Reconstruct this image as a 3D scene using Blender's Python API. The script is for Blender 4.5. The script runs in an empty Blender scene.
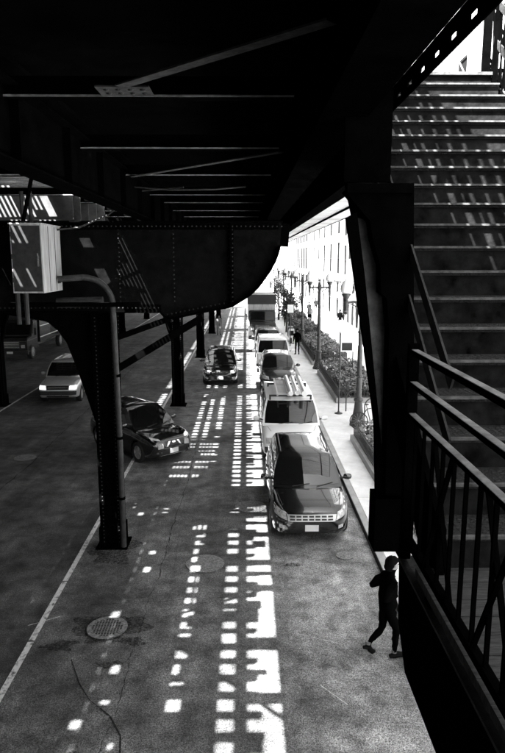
import bpy, bmesh, math, random
from mathutils import Vector, Matrix
from mathutils.bvhtree import BVHTree
from mathutils import noise as mnoise

R = math.radians
rnd = random.Random(11)
scene = bpy.context.scene

# ------------------------------------------------------------------ camera
CAM_Z = 6.5
cam_d = bpy.data.cameras.new('camera')
cam = bpy.data.objects.new('camera', cam_d)
scene.collection.objects.link(cam)
cam_d.sensor_fit = 'VERTICAL'
cam_d.sensor_height = 36.0
cam_d.sensor_width = 24.15
cam_d.lens = 640.0 / 753.0 * 36.0
cam_d.clip_start = 0.05
cam_d.clip_end = 3000
PITCH = math.atan(116.5 / 640.0)
YAW = math.atan(6.5 / 640.0)
cam.location = (0, 0, CAM_Z)
cam.rotation_euler = (math.pi / 2 - PITCH, 0, -YAW)
scene.camera = cam

# ------------------------------------------------------------------ sky and sun
SX, SY = 0.45, 0.50            # sun ray: metres right / forward for each metre of drop
sun_vec = Vector((-SX, -SY, 1.0)).normalized()
elev = math.asin(sun_vec.z)
world = bpy.data.worlds.new('World')
scene.world = world
world.use_nodes = True
nt = world.node_tree
nt.nodes.clear()
w_out = nt.nodes.new('ShaderNodeOutputWorld')
w_bg = nt.nodes.new('ShaderNodeBackground')
w_bw = nt.nodes.new('ShaderNodeRGBToBW')      # black-and-white film
w_sky = nt.nodes.new('ShaderNodeTexSky')
w_sky.sky_type = 'NISHITA'
w_sky.sun_disc = False
w_sky.sun_elevation = elev
w_sky.sun_rotation = math.atan2(sun_vec.x, sun_vec.y)
w_sky.dust_density = 2.5
w_bg.inputs['Strength'].default_value = 0.08
nt.links.new(w_sky.outputs[0], w_bw.inputs[0])
nt.links.new(w_bw.outputs[0], w_bg.inputs['Color'])
nt.links.new(w_bg.outputs[0], w_out.inputs['Surface'])
sun_d = bpy.data.lights.new('sun', 'SUN')
sun_d.energy = 5.0
sun_d.angle = R(0.5)
sun_d.color = (1, 1, 1)
sun = bpy.data.objects.new('sun', sun_d)
scene.collection.objects.link(sun)
sun.location = (-20, -20, 40)
sun.rotation_euler = sun_vec.to_track_quat('Z', 'Y').to_euler()

vs = scene.view_settings
scene.display_settings.display_device = 'sRGB'
vs.view_transform = 'Standard'
vs.look = 'None'
vs.exposure = 3.65
vs.gamma = 1.0
vs.use_curve_mapping = False
scene.render.engine = 'CYCLES'
scene.cycles.max_bounces = 6
scene.cycles.diffuse_bounces = 3
scene.cycles.glossy_bounces = 3
scene.cycles.use_denoising = True
scene.cycles.sample_clamp_indirect = 6.0

# ------------------------------------------------------------------ materials (all grey: black-and-white film)
def mat(name, base, rough=0.6, metal=0.0, var=0.0, scale=8.0, bump=0.0, bscale=60.0, spec=0.5,
        fine=0.0, emit=0.0, coat=0.0, stretch=(1, 1, 1)):
    m = bpy.data.materials.new(name)
    m.use_nodes = True
    n = m.node_tree.nodes
    l = m.node_tree.links
    b = n['Principled BSDF']
    b.inputs['Base Color'].default_value = (base, base, base, 1)
    b.inputs['Roughness'].default_value = rough
    b.inputs['Metallic'].default_value = metal
    b.inputs['Specular IOR Level'].default_value = spec
    b.inputs['Coat Weight'].default_value = coat
    b.inputs['Coat Roughness'].default_value = 0.03
    if emit:
        b.inputs['Emission Color'].default_value = (1, 1, 1, 1)
        b.inputs['Emission Strength'].default_value = emit
    tc = n.new('ShaderNodeTexCoord')
    mp = n.new('ShaderNodeMapping')
    mp.inputs['Scale'].default_value = stretch
    l.new(tc.outputs['Object'], mp.inputs[0])
    if var or fine:
        nz = n.new('ShaderNodeTexNoise')
        nz.inputs['Scale'].default_value = scale
        nz.inputs['Detail'].default_value = 6
        nz.inputs['Roughness'].default_value = 0.65
        l.new(mp.outputs[0], nz.inputs['Vector'])
        mr = n.new('ShaderNodeMapRange')
        mr.inputs['From Min'].default_value = 0.3
        mr.inputs['From Max'].default_value = 0.7
        mr.inputs['To Min'].default_value = base * (1 - var)
        mr.inputs['To Max'].default_value = base * (1 + var)
        l.new(nz.outputs['Fac'], mr.inputs['Value'])
        last = mr.outputs[0]
        if fine:
            n2 = n.new('ShaderNodeTexNoise')
            n2.inputs['Scale'].default_value = bscale
            n2.inputs['Detail'].default_value = 2
            l.new(mp.outputs[0], n2.inputs['Vector'])
            m2 = n.new('ShaderNodeMapRange')
            m2.inputs['From Min'].default_value = 0.3
            m2.inputs['From Max'].default_value = 0.7
            m2.inputs['To Min'].default_value = 1 - fine
            m2.inputs['To Max'].default_value = 1 + fine
            l.new(n2.outputs['Fac'], m2.inputs['Value'])
            mu = n.new('ShaderNodeMath')
            mu.operation = 'MULTIPLY'
            l.new(last, mu.inputs[0])
            l.new(m2.outputs[0], mu.inputs[1])
            last = mu.outputs[0]
        l.new(last, b.inputs['Base Color'])
    if bump:
        n3 = n.new('ShaderNodeTexNoise')
        n3.inputs['Scale'].default_value = bscale
        n3.inputs['Detail'].default_value = 4
        l.new(mp.outputs[0], n3.inputs['Vector'])
        bp = n.new('ShaderNodeBump')
        bp.inputs['Strength'].default_value = bump
        bp.inputs['Distance'].default_value = 0.02
        l.new(n3.outputs['Fac'], bp.inputs['Height'])
        l.new(bp.outputs[0], b.inputs['Normal'])
    return m

def road_mat(name, base, seed, kerb_light=None):
    """asphalt: aggregate speckle, tyre-polished blotches, oil stains, cracks"""
    m = bpy.data.materials.new(name)
    m.use_nodes = True
    n = m.node_tree.nodes
    l = m.node_tree.links
    b = n['Principled BSDF']
    b.inputs['Roughness'].default_value = 0.8
    b.inputs['Specular IOR Level'].default_value = 0.35
    tc = n.new('ShaderNodeTexCoord')
    mp = n.new('ShaderNodeMapping')
    mp.inputs['Location'].default_value = (seed * 3.1, seed * 1.7, 0)
    l.new(tc.outputs['Object'], mp.inputs[0])
    def noise(sc, det, lo, hi, a, c, stretch=None):
        nz = n.new('ShaderNodeTexNoise')
        nz.inputs['Scale'].default_value = sc
        nz.inputs['Detail'].default_value = det
        nz.inputs['Roughness'].default_value = 0.65
        src = mp.outputs[0]
        if stretch:
            q = n.new('ShaderNodeMapping')
            q.inputs['Scale'].default_value = stretch
            l.new(src, q.inputs[0])
            src = q.outputs[0]
        l.new(src, nz.inputs['Vector'])
        r = n.new('ShaderNodeMapRange')
        r.inputs['From Min'].default_value = lo
        r.inputs['From Max'].default_value = hi
        r.inputs['To Min'].default_value = a
        r.inputs['To Max'].default_value = c
        l.new(nz.outputs['Fac'], r.inputs['Value'])
        return r.outputs[0], nz
    def mul(x, y):
        k = n.new('ShaderNodeMath')
        k.operation = 'MULTIPLY'
        l.new(x, k.inputs[0])
        l.new(y, k.inputs[1])
        return k.outputs[0]
    big, _ = noise(0.5, 6, 0.32, 0.68, base * 0.45, base * 1.55)
    streak, _ = noise(1.3, 4, 0.3, 0.7, 0.6, 1.4, (1.0, 0.07, 1))
    mid, _ = noise(2.3, 8, 0.33, 0.67, 0.4, 1.6)
    speck, nz_s = noise(55, 3, 0.34, 0.66, 0.12, 2.05)
    spots, _ = noise(7, 3, 0.24, 0.33, 0.4, 1.0)
    grit, _ = noise(24, 3, 0.3, 0.7, 0.6, 1.4)
    col = mul(mul(mul(big, streak), mul(mid, speck)), mul(spots, grit))
    if kerb_light:      # painted light: tone rises towards the kerb in place of sky light, ragged edge
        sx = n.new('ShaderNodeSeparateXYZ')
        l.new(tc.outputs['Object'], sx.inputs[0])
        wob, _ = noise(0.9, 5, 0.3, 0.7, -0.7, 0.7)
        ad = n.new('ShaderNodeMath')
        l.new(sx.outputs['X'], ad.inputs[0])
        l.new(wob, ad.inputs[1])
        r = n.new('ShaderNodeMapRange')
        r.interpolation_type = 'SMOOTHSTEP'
        r.inputs['From Min'].default_value = kerb_light[0]
        r.inputs['From Max'].default_value = kerb_light[1]
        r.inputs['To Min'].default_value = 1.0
        r.inputs['To Max'].default_value = kerb_light[2]
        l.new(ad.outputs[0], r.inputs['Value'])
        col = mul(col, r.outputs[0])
    l.new(col, b.inputs['Base Color'])
    bp = n.new('ShaderNodeBump')
    bp.inputs['Strength'].default_value = 0.35
    bp.inputs['Distance'].default_value = 0.01
    l.new(nz_s.outputs['Fac'], bp.inputs['Height'])
    l.new(bp.outputs[0], b.inputs['Normal'])
    return m

def leaf_mat(name, lo, hi):
    m = bpy.data.materials.new(name)
    m.use_nodes = True
    n = m.node_tree.nodes
    l = m.node_tree.links
    b = n['Principled BSDF']
    b.inputs['Roughness'].default_value = 0.45
    geo = n.new('ShaderNodeNewGeometry')
    mr = n.new('ShaderNodeMapRange')
    mr.inputs['To Min'].default_value = lo
    mr.inputs['To Max'].default_value = hi
    l.new(geo.outputs['Random Per Island'], mr.inputs['Value'])
    l.new(mr.outputs[0], b.inputs['Base Color'])
    return m

def worn_paint(name, paint, under, cover):
    m = mat(name, paint, 0.7)
    n = m.node_tree.nodes
    l = m.node_tree.links
    b = n['Principled BSDF']
    tc = n.new('ShaderNodeTexCoord')
    nz = n.new('ShaderNodeTexNoise')
    nz.inputs['Scale'].default_value = 9
    nz.inputs['Detail'].default_value = 8
    nz.inputs['Roughness'].default_value = 0.75
    l.new(tc.outputs['Object'], nz.inputs['Vector'])
    mr = n.new('ShaderNodeMapRange')
    mr.inputs['From Min'].default_value = cover - 0.06
    mr.inputs['From Max'].default_value = cover + 0.06
    mr.inputs['To Min'].default_value = paint
    mr.inputs['To Max'].default_value = under
    l.new(nz.outputs['Fac'], mr.inputs['Value'])
    l.new(mr.outputs[0], b.inputs['Base Color'])
    return m

def ragged(name, base, cover):
    m = mat(name, base, 0.8, spec=0.2)
    n = m.node_tree.nodes
    l = m.node_tree.links
    tc = n.new('ShaderNodeTexCoord')
    nz = n.new('ShaderNodeTexNoise')
    nz.inputs['Scale'].default_value = 20
    nz.inputs['Detail'].default_value = 8
    nz.inputs['Roughness'].default_value = 0.8
    l.new(tc.outputs['Object'], nz.inputs['Vector'])
    mr = n.new('ShaderNodeMapRange')
    mr.inputs['From Min'].default_value = cover - 0.12
    mr.inputs['From Max'].default_value = cover + 0.12
    l.new(nz.outputs['Fac'], mr.inputs['Value'])
    tr = n.new('ShaderNodeBsdfTransparent')
    mx = n.new('ShaderNodeMixShader')
    l.new(mr.outputs[0], mx.inputs[0])
    l.new(n['Principled BSDF'].outputs[0], mx.inputs[1])
    l.new(tr.outputs[0], mx.inputs[2])
    l.new(mx.outputs[0], n['Material Output'].inputs['Surface'])
    return m

M = {
    'asphalt': road_mat('asphalt', 0.055, 1),
    'lane': road_mat('worn lane lightened toward kerb', 0.088, 2, (0.1, 1.7, 2.1)),  # lightens towards the kerb, standing in for daylight from that side
    'web': mat('steel plate with painted light', 0.24, 0.7, var=0.5, scale=9, bump=0.4, bscale=30, spec=0.1),  # paler than the frame steel, to paint light onto edges and plates
    'concrete': mat('pavement concrete', 0.70, 0.8, var=0.18, scale=1.6, bump=0.25, bscale=45, fine=0.15),
    'kerb': mat('kerb granite', 0.30, 0.75, var=0.2, scale=3, fine=0.2, bscale=90),
    'paint': worn_paint('worn road paint', 0.62, 0.10, 0.56),
    'tar': ragged('tar seal', 0.012, 0.58),
    'damp': ragged('dark road repair', 0.022, 0.48),
    'iron_d': mat('oily iron cover', 0.018, 0.6, var=0.9, scale=22, spec=0.2),
    'iron': mat('cast iron cover', 0.16, 0.6, var=0.9, scale=30, spec=0.3),
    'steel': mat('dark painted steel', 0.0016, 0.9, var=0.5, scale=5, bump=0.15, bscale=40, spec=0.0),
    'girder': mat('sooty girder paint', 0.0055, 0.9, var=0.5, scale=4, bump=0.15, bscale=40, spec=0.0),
    'rivet': mat('rivet heads', 0.022, 0.6, spec=0.2, var=0.6, scale=20),
    'steel_grey': mat('weathered steel plate', 0.045, 0.8, spec=0.05, var=0.5, scale=7, bump=0.4, bscale=30),
    'worn': mat('worn steel edge with painted skylight', 0.085, 0.7, var=0.7, scale=14, spec=0.2),  # worn steel, tone raised for the skylight the nosings reflect
    'rail': mat('polished rail', 0.3, 0.35, metal=0.8),
    'tie': mat('weathered timber tie', 0.26, 0.85, var=0.3, scale=5, fine=0.3),
    'oldwood': mat('dark old timber', 0.0018, 0.9, var=0.4, scale=5, spec=0.0),
    'board': mat('pale timber board', 0.55, 0.8, var=0.25, scale=3, stretch=(0.35, 5, 1), fine=0.2, bscale=30),
    'board2': mat('greyer timber board', 0.42, 0.8, var=0.3, scale=3, stretch=(0.35, 5, 1), fine=0.2, bscale=30),
    'plank': mat('walkway plank', 0.06, 0.9, spec=0.1, var=0.4, scale=4, stretch=(0.6, 6, 1), fine=0.3, bscale=30, bump=0.3),
    'riser': mat('scuffed painted riser', 0.012, 0.8, var=0.8, scale=6, bump=0.2, bscale=30, spec=0.0),
    'tread': mat('chequered tread plate', 0.03, 0.7, spec=0.1, var=0.4, scale=60, bump=0.8, bscale=70),
    'frame_paint': mat('faded grey frame paint', 0.11, 0.8, var=0.4, scale=4, spec=0.05),
    'cabinet': mat('pale painted cabinet', 0.42, 0.6, var=0.35, scale=3, stretch=(4, 4, 0.5)),
    'pipe': mat('grey pipe', 0.032, 0.6, var=0.4, scale=8, spec=0.2),
    'black_iron': mat('black street furniture', 0.03, 0.45, var=0.3, scale=10),
    'globe': mat('white lamp globe', 0.85, 0.35),
    'rubber': mat('tyre rubber', 0.015, 0.8),
    'rim': mat('alloy rim', 0.45, 0.35, metal=0.7),
    'dark_trim': mat('dark plastic trim', 0.012, 0.5),
    'chrome': mat('bright trim', 0.7, 0.2, metal=0.9),
    'glass': mat('dark car glass', 0.006, 0.02, spec=0.9, coat=1.0),
    'lens': mat('headlamp lens', 0.45, 0.08, spec=0.8, coat=1.0, var=0.5, scale=14),
    'lens_on': mat('lit headlamp', 0.8, 0.2, emit=0.12),
    'plate': mat('number plate', 0.65, 0.5),
    'car_black': mat('black car paint', 0.008, 0.15, spec=0.6, coat=1.0),
    'car_dark': mat('dark grey car paint', 0.035, 0.2, metal=0.3, coat=1.0),
    'car_silver': mat('silver car paint', 0.5, 0.28, metal=0.5, coat=0.8),
    'car_white': mat('white car paint', 0.78, 0.25, coat=0.8),
    'stone': mat('pale facade stone', 0.42, 0.8, var=0.10, scale=1.2),
    'stone2': mat('grey facade stone', 0.36, 0.8, var=0.12, scale=1.5),
    'brick': mat('dull brick wall', 0.16, 0.85, var=0.2, scale=4),
    'win': mat('window glass', 0.02, 0.8, spec=0.0),
    'frame': mat('window frame', 0.03, 0.6, spec=0.1),
    'leaf': leaf_mat('shrub leaves', 0.02, 0.30),
    'leaf_d': leaf_mat('dark leaves', 0.02, 0.11),
    'bark': mat('bark', 0.06, 0.9, var=0.4, scale=9),
    'soil': mat('bed soil', 0.03, 0.95, var=0.4, scale=7),
    'cloth_black': mat('black cloth', 0.002, 0.95, spec=0.0),
    'cloth_dark': mat('dark cloth', 0.015, 0.95, spec=0.05),
    'cloth_mid': mat('grey cloth', 0.12, 0.9),
    'skin': mat('skin', 0.2, 0.6, spec=0.2),
    'hair': mat('dark hair', 0.004, 0.9, spec=0.03),
    'shoe': mat('dark shoe', 0.006, 0.8, spec=0.05),
    'sock': mat('pale sock', 0.14, 0.9),
    'ground': mat('ground', 0.10, 0.9),
}

# ------------------------------------------------------------------ mesh helpers
def link(o):
    scene.collection.objects.link(o)
    return o

def tag(o, label=None, cat=None, group=None, kind=None):
    if label: o['label'] = label
    if cat: o['category'] = cat
    if group: o['group'] = group
    if kind: o['kind'] = kind
    return o

def empty(name, loc=(0, 0, 0), rz=0.0):
    o = bpy.data.objects.new(name, None)
    o.empty_display_size = 0.2
    o.location = loc
    o.rotation_euler = (0, 0, rz)
    return link(o)

class MB:
    def __init__(s):
        s.v = []
        s.f = []
    def add(s, vs_, fs):
        o = len(s.v)
        s.v += [tuple(p) for p in vs_]
        s.f += [tuple(i + o for i in f) for f in fs]
        return s
    def box(s, x0, x1, y0, y1, z0, z1, mtx=None):
        p = [(x0, y0, z0), (x1, y0, z0), (x1, y1, z0), (x0, y1, z0), (x0, y0, z1), (x1, y0, z1), (x1, y1, z1), (x0, y1, z1)]
        if mtx is not None:
            p = [mtx @ Vector(q) for q in p]
        return s.add(p, [(0, 3, 2, 1), (4, 5, 6, 7), (0, 1, 5, 4), (1, 2, 6, 5), (2, 3, 7, 6), (3, 0, 4, 7)])
    def bar(s, a, b, w, h, up=(0, 0, 1)):
        """rectangular bar from a to b, w across, h along up"""
        a, b = Vector(a), Vector(b)
        d = (b - a).normalized()
        u = Vector(up)
        if abs(d.dot(u)) > 0.98:
            u = Vector((0, 1, 0))
        r = d.cross(u).normalized()
        u = r.cross(d).normalized()
        r *= w / 2
        u *= h / 2
        p = [a - r - u, a + r - u, a + r + u, a - r + u, b - r - u, b + r - u, b + r + u, b - r + u]
        return s.add(p, [(0, 1, 2, 3), (4, 7, 6, 5), (0, 4, 5, 1), (1, 5, 6, 2), (2, 6, 7, 3), (3, 7, 4, 0)])
    def tube(s, pts, r, n=8, cap=True):
        pts = [Vector(p) for p in pts]
        rs = r if isinstance(r, (list, tuple)) else [r] * len(pts)
        o = len(s.v)
        ref = None
        for i, p in enumerate(pts):
            d = (pts[min(i + 1, len(pts) - 1)] - pts[max(i - 1, 0)]).normalized()
            if ref is None:
                ref = Vector((0, 0, 1)) if abs(d.z) < 0.9 else Vector((1, 0, 0))
            a = d.cross(ref).normalized()
            b = a.cross(d).normalized()
            ref = b
            for k in range(n):
                t = 2 * math.pi * k / n
                s.v.append(tuple(p + (a * math.cos(t) + b * math.sin(t)) * rs[i]))
        for i in range(len(pts) - 1):
            for k in range(n):
                s.f.append((o + i * n + k, o + i * n + (k + 1) % n, o + (i + 1) * n + (k + 1) % n, o + (i + 1) * n + k))
        if cap:
            s.f.append(tuple(o + k for k in range(n))[::-1])
            s.f.append(tuple(o + (len(pts) - 1) * n + k for k in range(n)))
        return s
    def lathe(s, prof, n=12, c=(0, 0, 0), axis='z', caps=True):
        o = len(s.v)
        for r, h in prof:
            for k in range(n):
                t = 2 * math.pi * k / n
                q = (r * math.cos(t), r * math.sin(t), h)
                if axis == 'x':
                    q = (h, q[0], q[1])
                elif axis == 'y':
                    q = (q[0], h, q[1])
                s.v.append((q[0] + c[0], q[1] + c[1], q[2] + c[2]))
        for i in range(len(prof) - 1):
            for k in range(n):
                s.f.append((o + i * n + k, o + i * n + (k + 1) % n, o + (i + 1) * n + (k + 1) % n, o + (i + 1) * n + k))
        if caps:
            s.f.append(tuple(o + k for k in range(n))[::-1])
            s.f.append(tuple(o + (len(prof) - 1) * n + k for k in range(n)))
        return s
    def prism(s, poly, y0, y1, axis='y'):
        """closed polygon of (x,z) extruded along y (or (y,z) along x, or (x,y) along z)"""
        n = len(poly)
        def P(a, b, h):
            return (a, h, b) if axis == 'y' else ((h, a, b) if axis == 'x' else (a, b, h))
        return s.add([P(a, b, y0) for a, b in poly] + [P(a, b, y1) for a, b in poly],
                     [tuple(range(n)), tuple(range(2 * n - 1, n - 1, -1))] + [(i, i + n, (i + 1) % n + n, (i + 1) % n) for i in range(n)])
    def grid(s, rows):
        o = len(s.v)
        m = len(rows[0])
        for r in rows:
            s.v += [tuple(p) for p in r]
        for i in range(len(rows) - 1):
            for j in range(m - 1):
                s.f.append((o + i * m + j, o + i * m + j + 1, o + (i + 1) * m + j + 1, o + (i + 1) * m + j))
        return s
    def mesh(s, name, fix=True, smooth=None):
        me = bpy.data.meshes.new(name)
        me.from_pydata(s.v, [], s.f)
        if fix:
            bm = bmesh.new()
            bm.from_mesh(me)
            bmesh.ops.recalc_face_normals(bm, faces=bm.faces)
            bm.to_mesh(me)
            bm.free()
        if smooth is not None:
            for p in me.polygons:
                p.use_smooth = True
            me.set_sharp_from_angle(angle=R(smooth))
        me.update()
        return me
    def build(s, name, m, parent=None, smooth=None, fix=True):
        me = s.mesh(name, fix, smooth)
        me.materials.append(m)
        o = bpy.data.objects.new(name, me)
        link(o)
        if parent is not None:
            o.parent = parent
        return o

def inst(name, me, parent=None, loc=(0, 0, 0), rot=(0, 0, 0), scale=(1, 1, 1)):
    o = bpy.data.objects.new(name, me)
    link(o)
    if parent is not None:
        o.parent = parent
    o.location = loc
    o.rotation_euler = rot
    o.scale = scale
    return o

def copy_tree(o, parent=None):
    c = o.copy()
    link(c)
    c.parent = parent
    for ch in [x for x in o.children]:
        copy_tree(ch, c)
    return c

# ------------------------------------------------------------------ setting: ground, road, pavements
g = MB().grid([[(-600, -60, -0.25), (600, -60, -0.25)], [(-600, 1500, -0.25), (600, 1500, -0.25)]]).build('ground', M['ground'])
tag(g, kind='structure')
KERB_X, LEFT_X = 2.85, -18.0
road = MB().grid([[(LEFT_X, -30, 0), (KERB_X + 0.02, -30, 0)], [(LEFT_X, 600, 0), (KERB_X + 0.02, 600, 0)]]).build('road', M['asphalt'])
tag(road, kind='structure')
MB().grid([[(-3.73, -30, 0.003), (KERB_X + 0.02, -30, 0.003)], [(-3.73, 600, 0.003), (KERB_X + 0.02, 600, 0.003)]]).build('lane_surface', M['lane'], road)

def ribbon(pts, w, z, jitter=0.0):
    mb = MB()
    rows = []
    for i, p in enumerate(pts):
        a = Vector(pts[max(i - 1, 0)])
        b = Vector(pts[min(i + 1, len(pts) - 1)])
        d = (b - a).normalized()
        nrm = Vector((-d.y, d.x))
        ww = w * (1 + jitter * rnd.uniform(-1, 1))
        rows.append([(p[0] + nrm.x * ww / 2, p[1] + nrm.y * ww / 2, z), (p[0] - nrm.x * ww / 2, p[1] - nrm.y * ww / 2, z)])
    return mb.grid(rows)

def wander(a, b, n, amp):
    out = []
    off = 0.0
    for i in range(n + 1):
        t = i / n
        off = off * 0.8 + rnd.uniform(-amp, amp)
        d = (Vector(b) - Vector(a)).normalized()
        p = Vector(a).lerp(Vector(b), t) + Vector((-d.y, d.x)) * off * (1 if 0 < i < n else 0.3)
        out.append((p.x, p.y))
    return out

# painted lane lines, in lengths as painted
for lx, ys in ((-3.73, [(0, 7.9), (7.93, 10.1), (10.14, 12.2), (12.24, 25), (25, 60), (60, 130)]), (-10.75, [(10, 40), (40, 130)])):
    for a, b in ys:
        ribbon([(lx, a), (lx, (a + b) / 2), (lx, b)], 0.105, 0.007).build('lane_line', M['paint'], road)
# cracks sealed with tar, long joint of the concrete base
ribbon([(-2.9, 9.6), (-2.62, 9.0), (-2.36, 8.6), (-1.98, 8.25), (-1.75, 7.85), (-1.66, 7.3), (-1.5, 6.7)], 0.026, 0.009, 0.5).build('tar_seam', M['tar'], road)
ribbon(wander((-1.62, 34), (-1.85, 12.2), 200, 0.022), 0.014, 0.009, 0.8).build('crack', M['tar'], road)
ribbon(wander((-1.87, 12.0), (-2.0, 6), 90, 0.02), 0.009, 0.009, 0.8).build('crack', M['tar'], road)
ribbon(wander((-6.9, 40), (-7.1, 14), 160, 0.03), 0.02, 0.0075, 0.7).build('crack', M['tar'], road)
ribbon(wander((-3.6, 19.6), (2.7, 19.3), 70, 0.025), 0.012, 0.0095, 0.8).build('crack', M['tar'], road)
ribbon(wander((-3.0, 11.3), (0.2, 11.6), 50, 0.02), 0.008, 0.0095, 0.8).build('crack', M['tar'], road)

def blotch(cx, cy, rx, ry, seed):
    q = random.Random(seed)
    ph = [q.uniform(0, 6.28) for _ in range(4)]
    pts = []
    for k in range(36):
        t = 2 * math.pi * k / 36
        r = 1 + 0.25 * math.sin(2 * t + ph[0]) + 0.2 * math.sin(3 * t + ph[1]) + 0.16 * math.sin(7 * t + ph[2]) + .1 * math.sin(12 * t + ph[3])
        pts.append((cx + rx * r * math.cos(t), cy + ry * r * math.sin(t), 0.0085))
    return MB().add(pts, [tuple(range(36))])
for i, (cx, cy, rx, ry) in enumerate(((-3.2, 9.98, .33, .12), (-2.45, 7.35, .30, .22), (-2.25, 9.45, .2, .08), (1.0, 12.9, .16, .09), (-2.5, 10.52, .55, .46), (-2.0, 10.1, .3, .1), (-3.0, 13.6, .6, .5))):
    blotch(cx, cy, rx, ry, i).build('road_patch', M['damp'], road)

def ring_patch(cx, cy, r0, r1, z):
    mb = MB()
    rows = []
    for k in range(41):
        t = 2 * math.pi * k / 40
        w = 1 + 0.06 * math.sin(3 * t) + 0.05 * math.sin(7 * t + 1)
        rows.append([(cx + r0 * math.cos(t), cy + r0 * math.sin(t), z), (cx + r1 * w * math.cos(t), cy + r1 * w * math.sin(t), z)])
    return mb.grid(rows)

def manhole(cx, cy, r, label, dark=False):
    t = empty('manhole_cover', (cx, cy, 0.006))
    MB().lathe([(r * 0.8, 0.006), (r, 0.006), (r, 0.012), (r * 0.86, 0.012)], 32).build('frame_ring', M['iron'], t)
    mb = MB().lathe([(r * 0.84, 0.004), (r * 0.84, 0.009)], 32)
    n = 5
    for i in range(-n, n + 1):
        for j in range(-n, n + 1):
            x, y = i * r * .14, j * r * .14
            if x * x + y * y < (r * .74) ** 2:
                mb.box(x - r * .045, x + r * .045, y - r * .045, y + r * .045, 0.009, 0.014)
    mb.build('lid', M['iron_d' if dark else 'iron'], t)
    if dark:
        o = ring_patch(0, 0, r * 0.97, r * 1.16, 0.005).build('tar_collar', M['damp'], t)
    tag(t, label, 'manhole cover')
    return t
manhole(-0.9, 12.96, 0.42, 'round iron manhole cover in the lane of sun patches, in front of parked dark car')
manhole(0.12, 16.22, 0.42, 'round manhole cover beside the front wheel of the dark parked crossover')
manhole(-2.5, 10.52, 0.36, 'manhole cover with a wide black tar ring near the steel column', True)
manhole(-7.38, 20.6, 0.36, 'small round manhole cover in the dark lane before the silver car')
manhole(2.2, 13.31, 0.20, 'little round valve cover in the road close to the kerb')

# right pavement: base sheet, kerb stones, slabs
pav = MB().box(KERB_X + 0.16, 9.86, -10, 400, -0.2, 0.128).build('pavement', M['concrete'])
tag(pav, kind='structure')
slab_me = MB().box(0.006, 1.36 - 0.006, 0.006, 1.5 - 0.006, 0.0, 0.024).mesh('slab')
slab_me.materials.append(M['concrete'])
for i in range(5):
    for j in range(44):
        inst('slab', slab_me, pav, (KERB_X + 0.17 + i * 1.36 * 0.996, 6 + j * 1.5, 0.1285 + rnd.uniform(-0.0015, 0.0015)))
MB().box(KERB_X + 0.17, 9.86, 72.1, 400, 0.13, 0.152).build('far_paving', M['concrete'], pav)
kerb_me = MB().box(0, 0.158, 0.006, 2.0 - 0.006, -0.15, 0.152).mesh('kerb_stone')
kerb_me.materials.append(M['kerb'])
kf_me = MB().box(-0.012, -0.001, 0.004, 1.996, -0.05, 0.135).mesh('kerb_shade_strip')  # dark strip painting the shade on the road side of the kerb
kf_me.materials.append(M['steel_grey'])
for j in range(52):
    inst('kerb_shade_strip', kf_me, pav, (KERB_X, 2 + j * 2.0, 0))
    inst('kerb_stone', kerb_me, pav, (KERB_X, 2 + j * 2.0, rnd.uniform(-0.004, 0.004)))
MB().box(KERB_X, KERB_X + 0.158, 106.1, 400, -0.15, 0.15).build('far_kerb', M['kerb'], pav)
pav2 = MB().box(-24, LEFT_X, -10, 400, -0.2, 0.15).build('far_pavement', M['concrete'])
tag(pav2, kind='structure')

# ------------------------------------------------------------------ elevated railway
BENTS = [14.0 + 14.5 * k for k in range(6)]
REAR = [-15.0, -29.5, -44.0]
COL_R, COL_L = -3.08, -11.15
DECK = 8.2
rw = empty('elevated_railway', (COL_R, 14.0, 0))
tag(rw, 'black riveted steel elevated railway on columns over the street', 'railway bridge')
class Off:
    """children of a thing placed in world numbers"""
    def __init__(s, t): s.t = t
    def put(s, mb, name, m, parent=None, smooth=None):
        o = mb.build(name, m, parent or s.t, smooth)
        if parent is None:
            o.matrix_parent_inverse = Matrix.Translation(-Vector(s.t.location))
        return o
RW = Off(rw)

def rivet(mb, x, y, z, r=0.02, ax='y'):
    # low dome pointing towards -y (or +x)
    n = 6
    if ax == 'y':
        ring = [(x + r * math.cos(6.283 * k / n), y, z + r * math.sin(6.283 * k / n)) for k in range(n)]
        top = (x, y - r * 0.7, z)
    else:
        ring = [(x, y + r * math.cos(6.283 * k / n), z + r * math.sin(6.283 * k / n)) for k in range(n)]
        top = (x + (r * 0.7 if ax == 'x' else -r * 0.7), y, z)
    mb.add(ring + [top], [(k, (k + 1) % n, n) for k in range(n)])

def column_mesh():
    mb = MB()
    for s in (-1, 1):
        mb.box(s * 0.235 - 0.02, s * 0.235 + 0.02, -0.20, 0.20, 0.03, 5.38)
        x0, x1 = (0.135, 0.214) if s > 0 else (-0.214, -0.135)
        mb.box(x0, x1, -0.218, -0.20, 0.03, 5.38)
        mb.box(x0, x1, 0.20, 0.218, 0.03, 5.38)
    mb.box(-0.214, 0.214, -0.012, 0.012, 0.03, 5.38)
    # lacing bars between the flanges
    z = 0.9
    s = 1
    while z < 5.0:
        mb.bar((-0.15 * s, -0.205, z), (0.15 * s, -0.205, z + 0.3), 0.012, 0.05, (0, 1, 0)) if False else None
        z += 0.3
        s = -s
    return mb.mesh('column')
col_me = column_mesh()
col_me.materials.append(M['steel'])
base_me = MB().box(-0.36, 0.36, -0.33, 0.33, 0.0, 0.03).box(-0.28, -0.256, -0.26, 0.26, 0.03, 0.5).box(0.256, 0.28, -0.26, 0.26, 0.03, 0.5).mesh('base_plate')
base_me.materials.append(M['steel'])
rv = MB()
for k in range(58):
    z = 0.15 + k * 0.09
    for sx_ in (-0.175, 0.175):
        rivet(rv, sx_, -0.218, z, 0.017)
    for sy_ in (-0.16, 0.16):
        rivet(rv, 0.2555, sy_, z, 0.017, 'x')
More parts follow.
